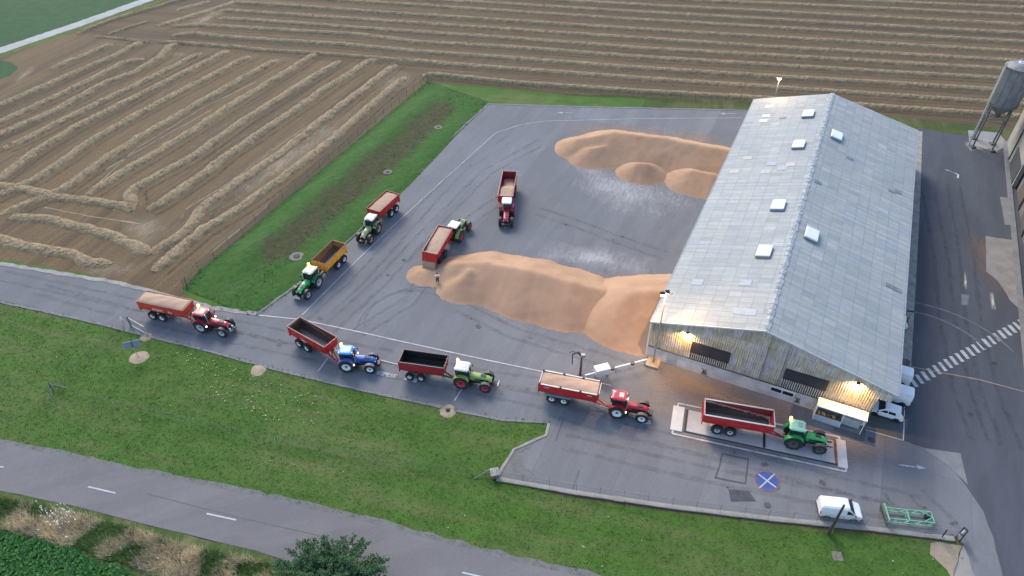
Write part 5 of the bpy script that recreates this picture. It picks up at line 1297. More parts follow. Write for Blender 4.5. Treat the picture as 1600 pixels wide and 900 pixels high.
MB().box((WL - .05, WW / 2, .20), (.3, WW, .03)).box((WL - .05, WW / 2, .22), (.08, WW, .05)).build('end_strip', M_RUST, wbr)
MB().box((WL / 2, -.06, .07), (WL, .1, .14)).build('edge_channel', M_BLACK, wbr)
def wpt(x, y): q = wo + wd * x + wn_ * y; return (q.x, q.y, 0)
for i, q in enumerate(([(-1.2, -.75), (WL + .9, -.75)], [(-1.2, -.75), (-1.2, -.1)], [(WL + .9, -.75), (WL + .9, -.25)], [(-1.0, WW + .75), (WL + .5, WW + .75)], [(-1.0, WW + .75), (-1.0, WW + .3)], [(WL + .5, WW + .75), (WL + .5, WW + .3)])):
    strip('painted_line', [wpt(*p) for p in q], .2, .112 + .0012 * i, M_MARK, .02, world_pts=True)
sheet('ramp_pad', [(1001, 655), (1016, 657), (1017, 664), (1004, 663)], .11, M_RAMP, .02)

# ------------------------------------------------------------------ sampling crane and barrier by the lane
cb = at(906, 592)
cr_ = empty('sampling_crane', (cb.x, cb.y, .06), 0, 'dark sampling crane with folded probe arm behind the heaped red trailer', 'sampling crane')
mb = MB(); mb.box((0, 0, .15), (.8, .8, .3)); mb.build('base_plate', M_BLACK, cr_)
MB().tube((0, 0, .2), (0, 0, 3.9), .17, 10, .13).build('column', paint('dark_grey_steel', (.10, .10, .12), .5), cr_)
mb = MB(); mb.bar((.1, 0, 3.9), (-.5, .2, 4.4), .22); mb.bar((-.5, .2, 4.4), (-1.1, .3, 4.0), .16); mb.build('arm', M_BLACK, cr_)
mb = MB(); mb.box((.12, -.05, 4.1), (.5, .4, .4)); mb.build('rotator', M_STEEL, cr_, bevel=.04)
MB().tube((-1.1, .3, 4.1), (-1.05, .25, 2.3), .06, 8).build('probe', M_BLACK, cr_)
mb = MB()
prev = None
for k_ in range(9):
    a = math.pi * k_ / 8; q = Vector((-1.1 + .35 * math.cos(a), .3, 4.1 + .35 * math.sin(a)))
    if prev: mb.tube(prev, q, .035, 6)
    prev = q
mb.build('hose', M_BLACK, cr_)
bx = at(939, 590)
cab_ = empty('control_cabinet', (bx.x, bx.y, .06), R(18), 'white metal control cabinet on a stand beside the barrier', 'cabinet')
MB().box((0, 0, 1.25), (1.75, .95, 1.0)).build('cabinet_body', M_WHITE, cab_, bevel=.03); MB().box((0, 0, 1.78), (1.85, 1.05, .06)).build('cabinet_lid', paint('lid_white', (.7, .7, .68), .5, .1, 6), cab_)
for x in (-.7, .7): MB().box((x, 0, .38), (.1, .8, .76)).build('leg', M_STEEL, cab_)
ba, bb_ = at(914, 587, 1.0), at(1011, 562, 1.0)
bd = bb_ - ba; br = empty('barrier_boom', (ba.x, ba.y, .06), math.atan2(bd.y, bd.x), 'white barrier boom reaching from the hall corner to the control cabinet', 'barrier')
BL = bd.xy.length
for a, b_ in ((0, .42), (.46, .73), (.79, 1.0)): MB().bar((BL * a, 0, 1.0), (BL * b_, 0, 1.0), .16, .12).build('boom_section', M_WHITE, br)
for u in (.44, .76): MB().tube((BL * u, 0, .85), (BL * u, 0, 1.15), .28, 10).build('joint', paint('brown_joint', (.12, .09, .07), .7), br)
for u in (.05, .5, .97): MB().bar((BL * u, 0, 0), (BL * u, 0, .94), .08).build('support', M_STEEL, br)

# ------------------------------------------------------------------ low lattice attachment, pole, signs, gate
ga, gb = at(1379, 806, .3), at(1450, 812, .3); gd = gb - ga
lat = empty('lattice_frame', (ga.x, ga.y, .06), math.atan2(gd.y, gd.x) - .02, 'green welded lattice frame with a blade lying on the yard by the white van', 'implement')
M_LAT = paint('mint_green_paint', (.16, .40, .26), .5, .2, 2); GLn = gd.xy.length + .2
MB().box((0, 0, .55), (.09, 2.0, .95), ry=-.25).build('blade', paint('worn_blade', (.08, .07, .065), .7, .3, 2, dirt=(.15, .12, .1)), lat); MB().bar((.16, -1.0, 1.0), (.16, 1.0, 1.0), .14).build('blade_edge', M_LAT, lat)
mb = MB(); hw_ = .62
for sy in (-1, 1):
    for z in (.25, .85): mb.bar((.15, sy * hw_, z), (GLn, sy * hw_, z), .085)
    n = 8
    for i in range(n):
        x0_, x1_ = .15 + (GLn - .2) * i / n, .15 + (GLn - .2) * (i + 1) / n; za_, zb2 = (.25, .85) if i % 2 else (.85, .25)
        mb.bar((x0_, sy * hw_, za_), (x1_, sy * hw_, zb2), .06)
for u in (0.03, .48, 1.0):
    for z in (.25, .85): mb.bar((.1 + (GLn - .1) * u, -hw_, z), (.1 + (GLn - .1) * u, hw_, z), .085)
mb.bar((GLn * .5, -hw_, .85), (GLn * .5, hw_, .25), .06); mb.bar((GLn * .78, -hw_, .85), (GLn, 0, .85), .07); mb.bar((GLn * .78, hw_, .85), (GLn, 0, .85), .07)
mb.build('lattice', M_LAT, lat)
MB().box((GLn * .93, .2, .6), (.5, .4, .5)).build('mount', M_BLACK, lat)
pb = at(1294, 835)
pole = empty('wooden_pole', (pb.x, pb.y, .03), 0, 'dark wooden pole with a short strut in front of the white van', 'pole')
PH = 5.2
MB().tube((0, 0, 0), (0, 0, PH), .15, 10, .11).build('shaft', paint('creosote_wood', (.05, .042, .035), .9, .35, 3), pole)
MB().tube((.35, .1, 0), (.05, .02, 2.2), .09, 8).build('strut', paint('pale_wood', (.22, .19, .13), .9, .3), pole)
sb = at(1496, 844)
sg = empty('frame_sign', (sb.x, sb.y, .06), R(-60), 'black gate post frame with red and white plate at the yard entrance', 'sign')
mb = MB(); mb.bar((-.2, 0, 0), (-.2, 0, 2.0), .1); mb.bar((.2, 0, 0), (.2, 0, 2.0), .1); mb.bar((-.2, 0, 2.0), (.2, 0, 2.0), .1); mb.bar((-.2, 0, .95), (.2, 0, .95), .08); mb.build('frame', M_BLACK, sg)
pl = MB().box((-.15, .25, .8), (.05, .8, .32)).build('plate', M_WHITE, sg); MB().box((-.18, .25, .86), (.012, .74, .09)).box((-.18, .25, .70), (.012, .74, .06)).build('red_band', paint('sign_red', (.5, .03, .03), .5), pl)
p_ = at(1471, 840); MBp = empty('fence_post', (p_.x, p_.y, .05), 0, 'single dark post at the right end of the yard wall, near the black frame', 'post')
MB().tube((0, 0, 0), (0, 0, 1.3), .06, 8).build('post', M_BLACK, MBp); MB().lathe([(0, 1.3), (.08, 1.3), (.05, 1.38), (0, 1.4)], 'z', (0, 0, 0), 8).build('cap', M_BLACK, MBp)
# low wall along the yard with a light mesh fence
M_MESH = m_mesh('wire_mesh', (.30, .31, .32), .16); M_MESHG = m_mesh('green_wire_mesh', (.08, .14, .09), .22); M_POST = paint('fence_post', (.10, .12, .10), .7, .3)
wl = [at(*p) for p in ((776, 749), (900, 771), (1050, 793), (1200, 811), (1350, 826), (1490, 843))]
mb = MB(); pr = resample(wl, 1.0)
for a, b_ in zip(pr[:-1], pr[1:]):
    hgt = .16 + .03 * noise.noise((a.x, a.y, 0)); a2 = Vector((a.x, a.y, .04 + hgt / 2)); b2 = Vector((b_.x, b_.y, .04 + hgt / 2)); mb.bar(a2, b2 + (b2 - a2) * .0, .50 + .12 * noise.noise((a.x * 2, a.y * 2, 5)), hgt)
tag(mb.build('low_wall', m_concrete('block_wall', (.29, .275, .25), (.20, .19, .165), .9)), 'low pale concrete wall along the lawn edge of the yard', 'wall')
def mesh_fence(name, pts, h, label, spacing, meshm, postm=M_POST, base=.03, wires=3, group=None, railm=None, lean=0, thin=1.0):
    o = empty(name, (0, 0, 0), 0, label, 'fence', group)
    P_ = resample(pts, spacing)
    for p in P_:
        MB().tube((p.x, p.y, base), (p.x + lean * random.uniform(-.12, .12), p.y, base + h + .08), .04 * thin, 6).build('post', postm, o)
    mb = MB()
    for k_ in range(wires):
        z = base + h * (k_ + .5) / wires
        for a, b_ in zip(P_[:-1], P_[1:]): mb.bar((a.x, a.y, z), (b_.x, b_.y, z), .012)
    mb.build('wires', railm or M_STEEL, o)
    mb = MB(); mb.uv = []; d_ = 0
    for i, p in enumerate(P_):
        if i: d_ += (P_[i] - P_[i - 1]).length
        for z in (base + .05, base + h): mb.v.append((p.x, p.y + .01, z)); mb.uv.append((d_, z))
    mb.f = [(2 * i, 2 * i + 2, 2 * i + 3, 2 * i + 1) for i in range(len(P_) - 1)]
    m_ = mb.build('mesh_panel', meshm, o)
    mb = MB()
    for a, b_ in zip(P_[:-1], P_[1:]): mb.bar((a.x, a.y, base + h), (b_.x, b_.y, base + h), .03 * thin)
    mb.build('top_rail', railm or M_STEEL, o)
    return o
mesh_fence('mesh_fence', [p + Vector((0, .12, 0)) for p in wl], 1.25, 'light wire mesh fence standing along the low yard wall', 2.6, M_MESH, base=.3, postm=paint('thin_grey_post', (.20, .20, .21), .6), railm=paint('grey_wire', (.26, .26, .27), .6), thin=.6)
mesh_fence('field_fence', [at(*p) for p in ((287, 447), (310, 420), (400, 347), (500, 264), (600, 181), (668, 124))], 1.3, 'green wire mesh fence between the stubble field and the grass bank', 3.2, M_MESHG, postm=paint('dark_green_post', (.045, .055, .04), .7), railm=paint('green_wire', (.07, .10, .06), .6), lean=1, thin=.7)
mesh_fence('field_fence', [at(*p) for p in ((668, 124), (780, 134), (890, 145), (1040, 153), (1180, 162))], 1.3, 'green wire mesh fence along the far stubble behind the yard', 3.2, M_MESHG, postm=paint('dark_green_post', (.045, .055, .04), .7), railm=paint('green_wire', (.07, .10, .06), .6), lean=1, thin=.7)
mesh_fence('lawn_fence', [at(*p) for p in ((88, 608), (150, 628), (220, 645), (300, 663), (400, 686), (500, 706), (600, 724), (690, 738), (770, 747))], 1.2, 'faint green wire fence crossing the lawn', 3.0, m_mesh('faint_mesh', (.10, .17, .10), .09), paint('lawn_post', (.07, .10, .07), .7), wires=2, lean=1, thin=.55, railm=paint('green_wire', (.07, .10, .06), .6))
mesh_fence('lawn_fence', [at(*p) for p in ((92, 604), (110, 585), (140, 562), (168, 540), (196, 518))], 1.2, 'short faint wire fence on the lawn running up to the lane gate', 2.6, m_mesh('faint_mesh', (.10, .17, .10), .09), paint('lawn_post', (.07, .10, .07), .7), wires=2, lean=1, thin=.55, railm=paint('green_wire', (.07, .10, .06), .6))
def braced_post(px, py, label, s=1.0, rz=0):
    p = at(px, py); o = empty('corner_post', (p.x, p.y, .03), rz, label, 'post', 'braced fence corner posts')
    MB().tube((0, 0, 0), (0, 0, 1.5 * s), .07, 8).build('post', M_POST, o)
    mb = MB(); mb.bar((0, 0, 1.3 * s), (1.2 * s, .2, 0), .07); mb.bar((0, 0, 1.3 * s), (-.3, -1.1 * s, 0), .07); mb.build('brace', paint('pale_brace', (.20, .22, .20), .7), o)
braced_post(84, 612, 'braced metal corner post of the faint fence on the lawn', 1.1, .3); braced_post(668, 127, 'braced corner post where the two field fences meet', 1.0, 2.5); braced_post(292, 446, 'braced end post of the field fence beside the lane', 1.0, 1.2)
# open gate by the lane
ga_, gb_ = at(206, 510), at(231, 524)
gd_ = gb_ - ga_; gt = empty('metal_gate', (ga_.x, ga_.y, .06), math.atan2(gd_.y, gd_.x), 'open galvanised mesh gate leaning over the lane edge', 'gate'); GW = gd_.length
mb = MB(); mb.bar((0, 0, .15), (GW, 0, .15), .07); mb.bar((0, 0, 1.5), (GW, 0, 1.5), .07); mb.bar((GW, 0, .15), (GW, 0, 1.5), .07); mb.bar((0, 0, .15), (0, 0, 1.5), .07); mb.build('gate_frame', paint('galvanised', (.38, .39, .41), .45), gt)
mb = MB()
for k_ in range(12): mb.bar((GW * (k_ + 1) / 13, 0, .18), (GW * (k_ + 1) / 13, 0, 1.47), .02)
mb.build('gate_bars', M_STEEL, gt); mb = MB(); mb.box((-.12, 0, .85), (.2, .2, 1.7)); mb.build('gate_post', paint('dark_post', (.12, .13, .14), .6), gt)
pp = at(193, 506); sgp = MB().box((pp.x, pp.y, 1.0), (.03, .4, .5), rz=.5); sgo = empty('sign_plates', (pp.x, pp.y, .06), .5, 'two small white sign plates on a thin post beside the gate', 'sign')
bpy.data.objects.remove(bpy.data.objects['x']) if 'x' in bpy.data.objects else None
MB().tube((0, 0, 0), (0, 0, 1.3), .025, 6).build('post', M_STEEL, sgo)
for z in (.8, 1.15): MB().box((0, -.03, z), (.32, .02, .22)).build('plate', M_WHITE, sgo)
# information board seen from behind on its post, in a mulch ring
ib = at(216, 558); bo = empty('sign_board', (ib.x, ib.y, .05), R(20), 'blue-grey sign board seen from behind on a post in the lawn', 'sign')
MB().tube((0, 0, 0), (0, 0, 2.1), .045, 8).build('post', paint('galvanised', (.38, .39, .41), .45), bo); MB().box((0, .05, 2.2), (2.0, .05, .95), rx=-.15).build('board', paint('board_back', (.19, .23, .28), .5, .12), bo)
MB().box((0, -.02, 2.2), (.08, .06, .95), rx=-.15).build('stiffener', M_BLACK, bo)
M_MULCH = m_concrete('straw_mulch', (.36, .29, .20), (.22, .17, .11), 1.6)
def mulch(px, py, r_, label, hole=True):
    p = at(px, py); o = empty('mulch_ring', (p.x, p.y, .03), 0, label, 'mulch patch', 'round straw mulch patches')
    mb = MB(); n = 26; vs = [(0, 0, .05)]
    for k_, rr_ in ((1, .5), (2, 1.0)):
        for i in range(n):
            a = 2 * math.pi * i / n; q = r_ * rr_ * (1 + .14 * noise.noise((math.cos(a) * 1.5 + px, math.sin(a) * 1.5, 0)))
            vs.append((q * math.cos(a), q * math.sin(a), .10 if k_ == 1 else .006))
    fs = [(0, 1 + i, 1 + (i + 1) % n) for i in range(n)] + [(1 + i, 1 + n + i, 1 + n + (i + 1) % n, 1 + (i + 1) % n) for i in range(n)]
    mb.add(vs, fs); mb.build('mulch', M_MULCH, o, smooth=True)
    if hole: MB().lathe([(0, .16), (.22, .15), (.28, .10), (.3, .0)], 'z', (0, 0, .02), 12).build('planting_hole', paint('dark_soil', (.05, .04, .03), .95), o)
mulch(217, 559, 1.15, 'round pale mulch patch at the foot of the sign board', False); mulch(404, 578, 1.0, 'round pale mulch patch by the lane opposite the red tractor and empty trailer', False); mulch(700, 642, 1.0, 'round mulch patch on the lawn below the lime tractor')
mulch(229, 527, .8, 'irregular pale mulch patch at the end of the open gate', False)
def pit(px, py, r_, label):
    p = at(px, py); o = empty('drain_pit', (p.x, p.y, .05), 0, label, 'drain pit', 'stone ringed drain pits in the grass bank')
    MB().lathe([(r_ * 1.1, 0), (r_, .14), (r_ * .5, .14), (r_ * .42, .05)], 'z', (0, 0, 0), 22).build('stone_ring', m_concrete('pit_stone', (.20, .17, .145), (.10, .09, .075), 1.6), o)
    MB().lathe([(0, .16), (r_ * .36, .16), (r_ * .40, .05)], 'z', (0, 0, .02), 14).build('pit_lid', paint('pit_lid', (.05, .045, .045), .8, .4, 3), o)
pit(464, 402, 1.05, 'stone ringed drain pit beside the green tractor and orange trailer'); pit(606, 270, .75, 'stone ringed drain pit in the middle of the grass bank'); pit(685, 200, .75, 'stone ringed drain pit at the top end of the grass bank')
sp2 = at(1308, 868); tag(sheet('bare_patch', [(1299, 861), (1314, 862), (1317, 877), (1302, 876)], .036, m_concrete('grey_slab', (.20, .19, .15), (.13, .12, .10), 1.0), .12), kind='structure')
tb_ = at(773, 744); tbo = empty('rubble_block', (tb_.x, tb_.y, .03), .2, 'small block of stacked stone at the left end of the yard wall', 'stone block')
MB().box((0, 0, .35), (.8, .9, .7)).build('stone_stack', m_concrete('dark_stone', (.14, .13, .11), (.07, .065, .06), 2.0, 'object'), tbo, bevel=.05); MB().box((0, 0, .75), (.95, 1.0, .12)).build('cap_slab', M_CONC, tbo)
sl = at(760, 741); so = empty('leaning_stay', (sl.x, sl.y, .03), R(25), 'thin pale stay bar leaning on the lawn beside the stone block', 'stay'); MB().bar((-1.4, 0, .05), (.6, 0, .7), .07).build('bar', paint('pale_brace', (.20, .22, .20), .7), so)
# ------------------------------------------------------------------ silo and the store at the right edge
pads = [at(1513, 232), at(1554.5, 240), at(1556, 225), at(1516, 213)]
sc = sum(pads, Vector()) / 4; sc.z = .09
silo = empty('grain_silo', sc, 0, 'grey steel silo standing on four tall legs behind the hall', 'silo')
M_SILO = paint('silo_steel', (.19, .19, .18), .6, .3, .5, dirt=(.10, .095, .085)); M_SILOD = paint('silo_dark', (.12, .13, .12), .6, .3, .7)
SR, SB, ST = 2.35, 8.2, 15.0
MB().lathe([(.3, SB - 2.1), (.45, SB - 1.9), (SR, SB), (SR, ST), (SR * .55, ST + .55), (.35, ST + .6), (0, ST + .6)], 'z', (0, 0, 0), 20).build('silo_body', M_SILO, silo, smooth=False)
mb = MB(); mb.lathe([(SR + .05, ST - .35), (SR + .05, ST + .02), (SR - .02, ST + .02)], 'z', (0, 0, 0), 20); mb.lathe([(SR + .06, SB - .1), (SR + .06, SB + .25)], 'z', (0, 0, 0), 20); mb.build('ring_band', M_SILOD, silo)
MB().lathe([(.55, ST + .5), (.55, ST + .75), (.35, ST + .75), (.35, ST + .6)], 'z', (0, 0, 0), 16).build('filler_cap', M_WHITE, silo)
MB().lathe([(0, SB - 2.5), (.5, SB - 2.5), (.6, SB - 2.0), (.4, SB - 1.8)], 'z', (0, 0, 0), 12).build('outlet', M_SILOD, silo)
lg = []
for p in pads:
    q = p - sc; q.z = 0; t = q.normalized() * (SR - .05)
    MB().tube((q.x * .72, q.y * .72, 0), (t.x, t.y, SB + .4), .14, 8).build('leg', M_SILOD, silo); lg.append((Vector((q.x * .72, q.y * .72, 0)), Vector((t.x, t.y, SB + .4))))
    MB().box((q.x * .72, q.y * .72, .14), (.9, .9, .28)).build('footing', M_SILOD, silo)
mb = MB()
for i in range(4):
    a, b_ = lg[i], lg[(i + 1) % 4]
    mb.bar(a[0].lerp(a[1], .62), b_[0].lerp(b_[1], .62), .1); mb.bar(a[0].lerp(a[1], .62), b_[0].lerp(b_[1], .95), .08); mb.bar(b_[0].lerp(b_[1], .62), a[0].lerp(a[1], .95), .08)
mb.build('bracing', M_SILOD, silo)
fp = lg[3][0] + Vector((-.6, -.1, 0)); tp = Vector((-SR - .25, -.1, ST + .7)); MB().tube((tp.x, tp.y, 0), tp, .13, 8).build('filler_pipe', paint('pale_pipe', (.46, .45, .42), .5, .15, .6), silo)
mb = MB()
for a_ in range(5): an = R(-150 + a_ * 30); mb.bar((SR * 1.01 * math.cos(an), SR * 1.01 * math.sin(an), SB + .2), (SR * 1.01 * math.cos(an), SR * 1.01 * math.sin(an), ST - .3), .05)
mb.build('seams', M_SILOD, silo)
b0, b1 = at(1573, 223), at(1605, 540); bdir = (b1 - b0); bdir.z = 0; BLn = bdir.length + 6; bdir.normalize(); bang = math.atan2(bdir.y, bdir.x)
st = empty('store_building', (b0.x, b0.y, .09), bang, 'tall pale store building with red-brown roof edge at the right border', 'building')
M_CREAM = m_concrete('cream_render', (.31, .29, .25), (.20, .18, .155), .35, 'object'); M_GREYW = m_concrete('grey_render', (.18, .165, .145), (.11, .10, .09), .5, 'object')
BH = 8.2; BD = 16
MB().box((8.4, BD / 2, BH / 2), (16.8, BD, BH)).build('cream_wall', M_CREAM, st); MB().box((16.8 + (BLn - 16.8) / 2, BD / 2 + .8, BH / 2 - .5), (BLn - 16.8, BD, BH - 1)).build('grey_wall', M_GREYW, st)
mb = MB(); mb.add([(-.5, -.5, BH), (BLn + .3, -.5, BH), (BLn + .3, BD / 2, BH + 3), (-.5, BD / 2, BH + 3), (-.5, -.5, BH + .18), (BLn + .3, -.5, BH + .18), (BLn + .3, BD / 2, BH + 3.2), (-.5, BD / 2, BH + 3.2), (-.5, BD + .5, BH), (BLn + .3, BD + .5, BH)],
   [(0, 1, 5, 4), (4, 5, 6, 7), (0, 4, 7, 3), (1, 2, 6, 5), (0, 3, 2, 1), (7, 6, 9, 8)])
mb.build('roof', paint('red_brown_roof', (.13, .035, .035), .6, .2, .4), st)
MB().bar((-.5, -.56, BH + .1), (BLn, -.56, BH + .1), .1, .25).build('roof_edge', paint('pale_trim', (.4, .4, .4), .5), st)
MB().box((12.6, -.04, 1.9), (7.2, .1, 3.6)).build('sliding_door', paint('dark_door', (.05, .055, .06), .6, .2), st)
for x in (7.2, 16.9, 24, 32, 40): MB().tube((x, -.12 if x < 16.8 else .68, 0), (x, -.12 if x < 16.8 else .68, BH - .3 if x < 16.8 else BH - 1.2), .09, 8).build('downpipe', M_BLACK, st)
for x in (21, 29, 36.5): MB().box((x, .76, 2.0), (4.2, .1, 3.8)).build('roller_door', paint('brown_door', (.11, .085, .07), .7, .25), st)
mb = MB(); mb.box((BLn / 2, -.35, .1), (BLn, .7, .2)); mb.build('plinth', M_CONC_G, st)

# ------------------------------------------------------------------ the man beside the heap
def person(loc, hd, label):
    o = empty('person', loc, hd, label, 'person')
    J = {'pelvis': (0, 0, .95, .155, .115), 'waist': (0, 0, 1.1, .14, .10), 'chest': (.02, 0, 1.32, .175, .12), 'neckb': (.01, 0, 1.47, .09, .075), 'neck': (.02, 0, 1.53, .055, .055), 'jaw': (.045, 0, 1.60, .065, .075), 'head': (.03, 0, 1.68, .078, .095), 'top': (.02, 0, 1.76, .05, .06)}
    E_ = [('pelvis', 'waist'), ('waist', 'chest'), ('chest', 'neckb'), ('neckb', 'neck'), ('neck', 'jaw'), ('jaw', 'head'), ('head', 'top')]
    for sgn, n in ((1, 'l'), (-1, 'r')):
        J.update({n + 'hip': (0, .10 * sgn, .88, .095, .095), n + 'knee': (.03, .115 * sgn, .49, .062, .062), n + 'ank': (-.01, .12 * sgn, .09, .042, .042), n + 'toe': (.15, .14 * sgn, .045, .04, .035),
                  n + 'sh': (.01, .20 * sgn, 1.41, .065, .065), n + 'elb': (-.04, .33 * sgn, 1.18, .043, .043), n + 'wri': (.13, .22 * sgn, 1.06, .03, .026), n + 'palm': (.19, .17 * sgn, 1.05, .036, .018)})
        E_ += [('pelvis', n + 'hip'), (n + 'hip', n + 'knee'), (n + 'knee', n + 'ank'), (n + 'ank', n + 'toe'), ('chest', n + 'sh'), (n + 'sh', n + 'elb'), (n + 'elb', n + 'wri'), (n + 'wri', n + 'palm')]
        for f in range(4):
            a = n + 'f%d' % f; l_ = (.055, .065, .06, .045)[f]
            J[a] = (.235 + .2 * l_, (.165 - .005 * f) * sgn, 1.075 - .02 * f, .009, .009); J[a + 't'] = (.245 + l_, (.145 - .004 * f) * sgn, 1.065 - .02 * f, .008, .008); E_ += [(n + 'palm', a), (a, a + 't')]
        J[n + 'th'] = (.20, .13 * sgn, 1.085, .010, .010); E_ += [(n + 'palm', n + 'th')]
    ks = list(J); me = bpy.data.meshes.new('body'); me.from_pydata([J[k][:3] for k in ks], [(ks.index(a), ks.index(b)) for a, b in E_], [])
    b = bpy.data.objects.new('body', me); COL.objects.link(b); b.parent = o
    sk = b.modifiers.new('skin', 'SKIN')
    for i, k in enumerate(ks): me.skin_vertices[0].data[i].radius = J[k][3:5]; me.skin_vertices[0].data[i].use_root = (k == 'pelvis')
    b.modifiers.new('sub', 'SUBSURF').render_levels = 1
    me.materials.append(paint('skin_tone', (.42, .24, .17), .6, .1, 4))
    def cloth(name, keys, grow, m):
        kk = [k for k in ks if k in keys]; me2 = bpy.data.meshes.new(name); me2.from_pydata([J[k][:3] for k in kk], [(kk.index(a), kk.index(c)) for a, c in E_ if a in kk and c in kk], [])
        q = bpy.data.objects.new(name, me2); COL.objects.link(q); q.parent = o; q.modifiers.new('skin', 'SKIN')
        for i, k in enumerate(kk): me2.skin_vertices[0].data[i].radius = (J[k][3] + grow, J[k][4] + grow); me2.skin_vertices[0].data[i].use_root = (k == kk[0])
        q.modifiers.new('sub', 'SUBSURF').render_levels = 1; me2.materials.append(m)
    J['lslv'] = tuple(Vector(J['lsh']).lerp(Vector(J['lelb']), .7)) if False else J['lelb']
    cloth('shirt', ('waist', 'chest', 'neckb', 'lsh', 'rsh', 'lelb', 'relb'), .022, paint('white_shirt', (.72, .72, .72), .8, .06))
    cloth('trousers', ('pelvis', 'lhip', 'rhip', 'lknee', 'rknee', 'lank', 'rank'), .022, paint('dark_trousers', (.025, .02, .026), .85, .2))
    for sy in (-1, 1): MB().box((.06, .13 * sy, .05), (.30, .11, .1)).build('shoe', M_BLACK, o, bevel=.03)
    MB().lathe([(0, .12), (.06, .11), (.105, .05), (.115, -.02), (.10, -.05)], 'z', (.015, 0, 1.69), 14).build('hair', paint('dark_hair', (.04, .03, .022), .8), o, smooth=True)
    for sy in (-1, 1): MB().lathe([(0, -.012), (.012, 0), (0, .012)], 'z', (.118, .034 * sy, 1.675), 8).build('eye', M_BLACK, o); MB().box((.03, .098 * sy, 1.665), (.03, .02, .055)).build('ear', paint('skin_tone', (.42, .24, .17)), o, bevel=.008)
    MB().box((.128, 0, 1.65), (.03, .026, .05), taper=.6).build('nose', paint('skin_tone', (.42, .24, .17)), o); MB().box((.118, 0, 1.605), (.012, .05, .014)).build('mouth', paint('lips', (.30, .12, .10)), o)
    o.scale = (1.06, 1.06, 1.06)
mp_ = at(684, 443); person((mp_.x, mp_.y, .07), R(105), 'person in white shirt and dark trousers standing at the near grain heap')

# ------------------------------------------------------------------ vegetation
rng = random.Random(3)
def blades(name, pts, mat, hrange, w, n_each=3, spread=.1, lean=.4, kind='stuff', z=.03):
    mb = MB(); V = mb.v; Fc = mb.f
    for p in pts:
        for _ in range(n_each):
            a = rng.uniform(0, 6.283); h = rng.uniform(*hrange); dx, dy = math.cos(a), math.sin(a); x = p.x + rng.uniform(-spread, spread); y = p.y + rng.uniform(-spread, spread)
            lx, ly = rng.gauss(0, lean) * h, rng.gauss(0, lean) * h; k_ = len(V)
            V += [(x - dx * w, y - dy * w, z), (x + dx * w, y + dy * w, z), (x + lx, y + ly, z + h)]; Fc.append((k_, k_ + 1, k_ + 2))
    return tag(mb.build(name, mat, fixn=False), kind=kind)
lawnW = [at(*p) for p in LAWN]
M_BLADE = m_grass('grass_blades', (.048, .105, .02), (.085, .155, .035), (.17, .17, .08), .7, MOW)
LAWN_S = [at(*p) for p in ((-80, 455), (0, 467), (205, 516), (440, 577), (700, 636), (856, 658), (850, 685), (800, 712), (780, 745), (900, 774), (1050, 796), (1300, 828), (1460, 845), (1476, 890), (1460, 920), (960, 920), (780, 868), (600, 818), (200, 730), (0, 690), (-80, 676))]
blades('lawn_tufts', scatter(LAWN_S, 15000, rng), M_BLADE, (.04, .10), .04, 3, .14, .6)
SW_S = [at(*p) for p in outer] + [at(*p) for p in reversed(inner)]
blades('bank_tufts', scatter(SW_S, 6000, rng), M_SWALE, (.06, .22), .04, 3, .2, .5, z=.06)
EDGE = []
for q in ([(-60, 460), (0, 472), (120, 498), (205, 519), (330, 550), (440, 580), (560, 609), (700, 639), (780, 656), (857, 661)], [(402, 491), (470, 441), (555, 366), (620, 300), (690, 228), (763, 163)], [(776, 751), (900, 773), (1050, 795), (1200, 813), (1350, 828), (1490, 845)], [(402, 491), (330, 481), (290, 470)]):
    for p in resample([at(*c) for c in q], .22):
        if noise.noise((p.x * .5, p.y * .5, 6)) > -.25: EDGE.append(Vector((p.x + rng.gauss(0, .16), p.y + rng.gauss(0, .16), 0)))
blades('edge_weeds', EDGE, M_BLADE, (.08, .28), .035, 3, .12, .5, z=.05)
M_DRY = paint('dry_grass', (.62, .52, .34), .9, .35, .4); M_VG = paint('verge_green', (.17, .25, .07), .9, .35, .4)
TALL = [at(*p) for p in ((-60, 765), (0, 778), (60, 790), (130, 806), (210, 826), (280, 850), (420, 880), (440, 930), (300, 930), (210, 885), (150, 872), (60, 840), (0, 828), (-60, 815))]
def patchy(pts, lo, s): return [p for p in pts if noise.noise((p.x * s, p.y * s, 4)) > lo]
tp_ = scatter(TALL, 9000, rng)
blades('dry_tall_grass', patchy(tp_, -.08, .30), M_DRY, (.35, .95), .022, 3, .18, .35); blades('green_tall_grass', [p for p in tp_ if noise.noise((p.x * .3, p.y * .3, 4)) <= .05], M_VG, (.2, .6), .03, 3, .18, .4)
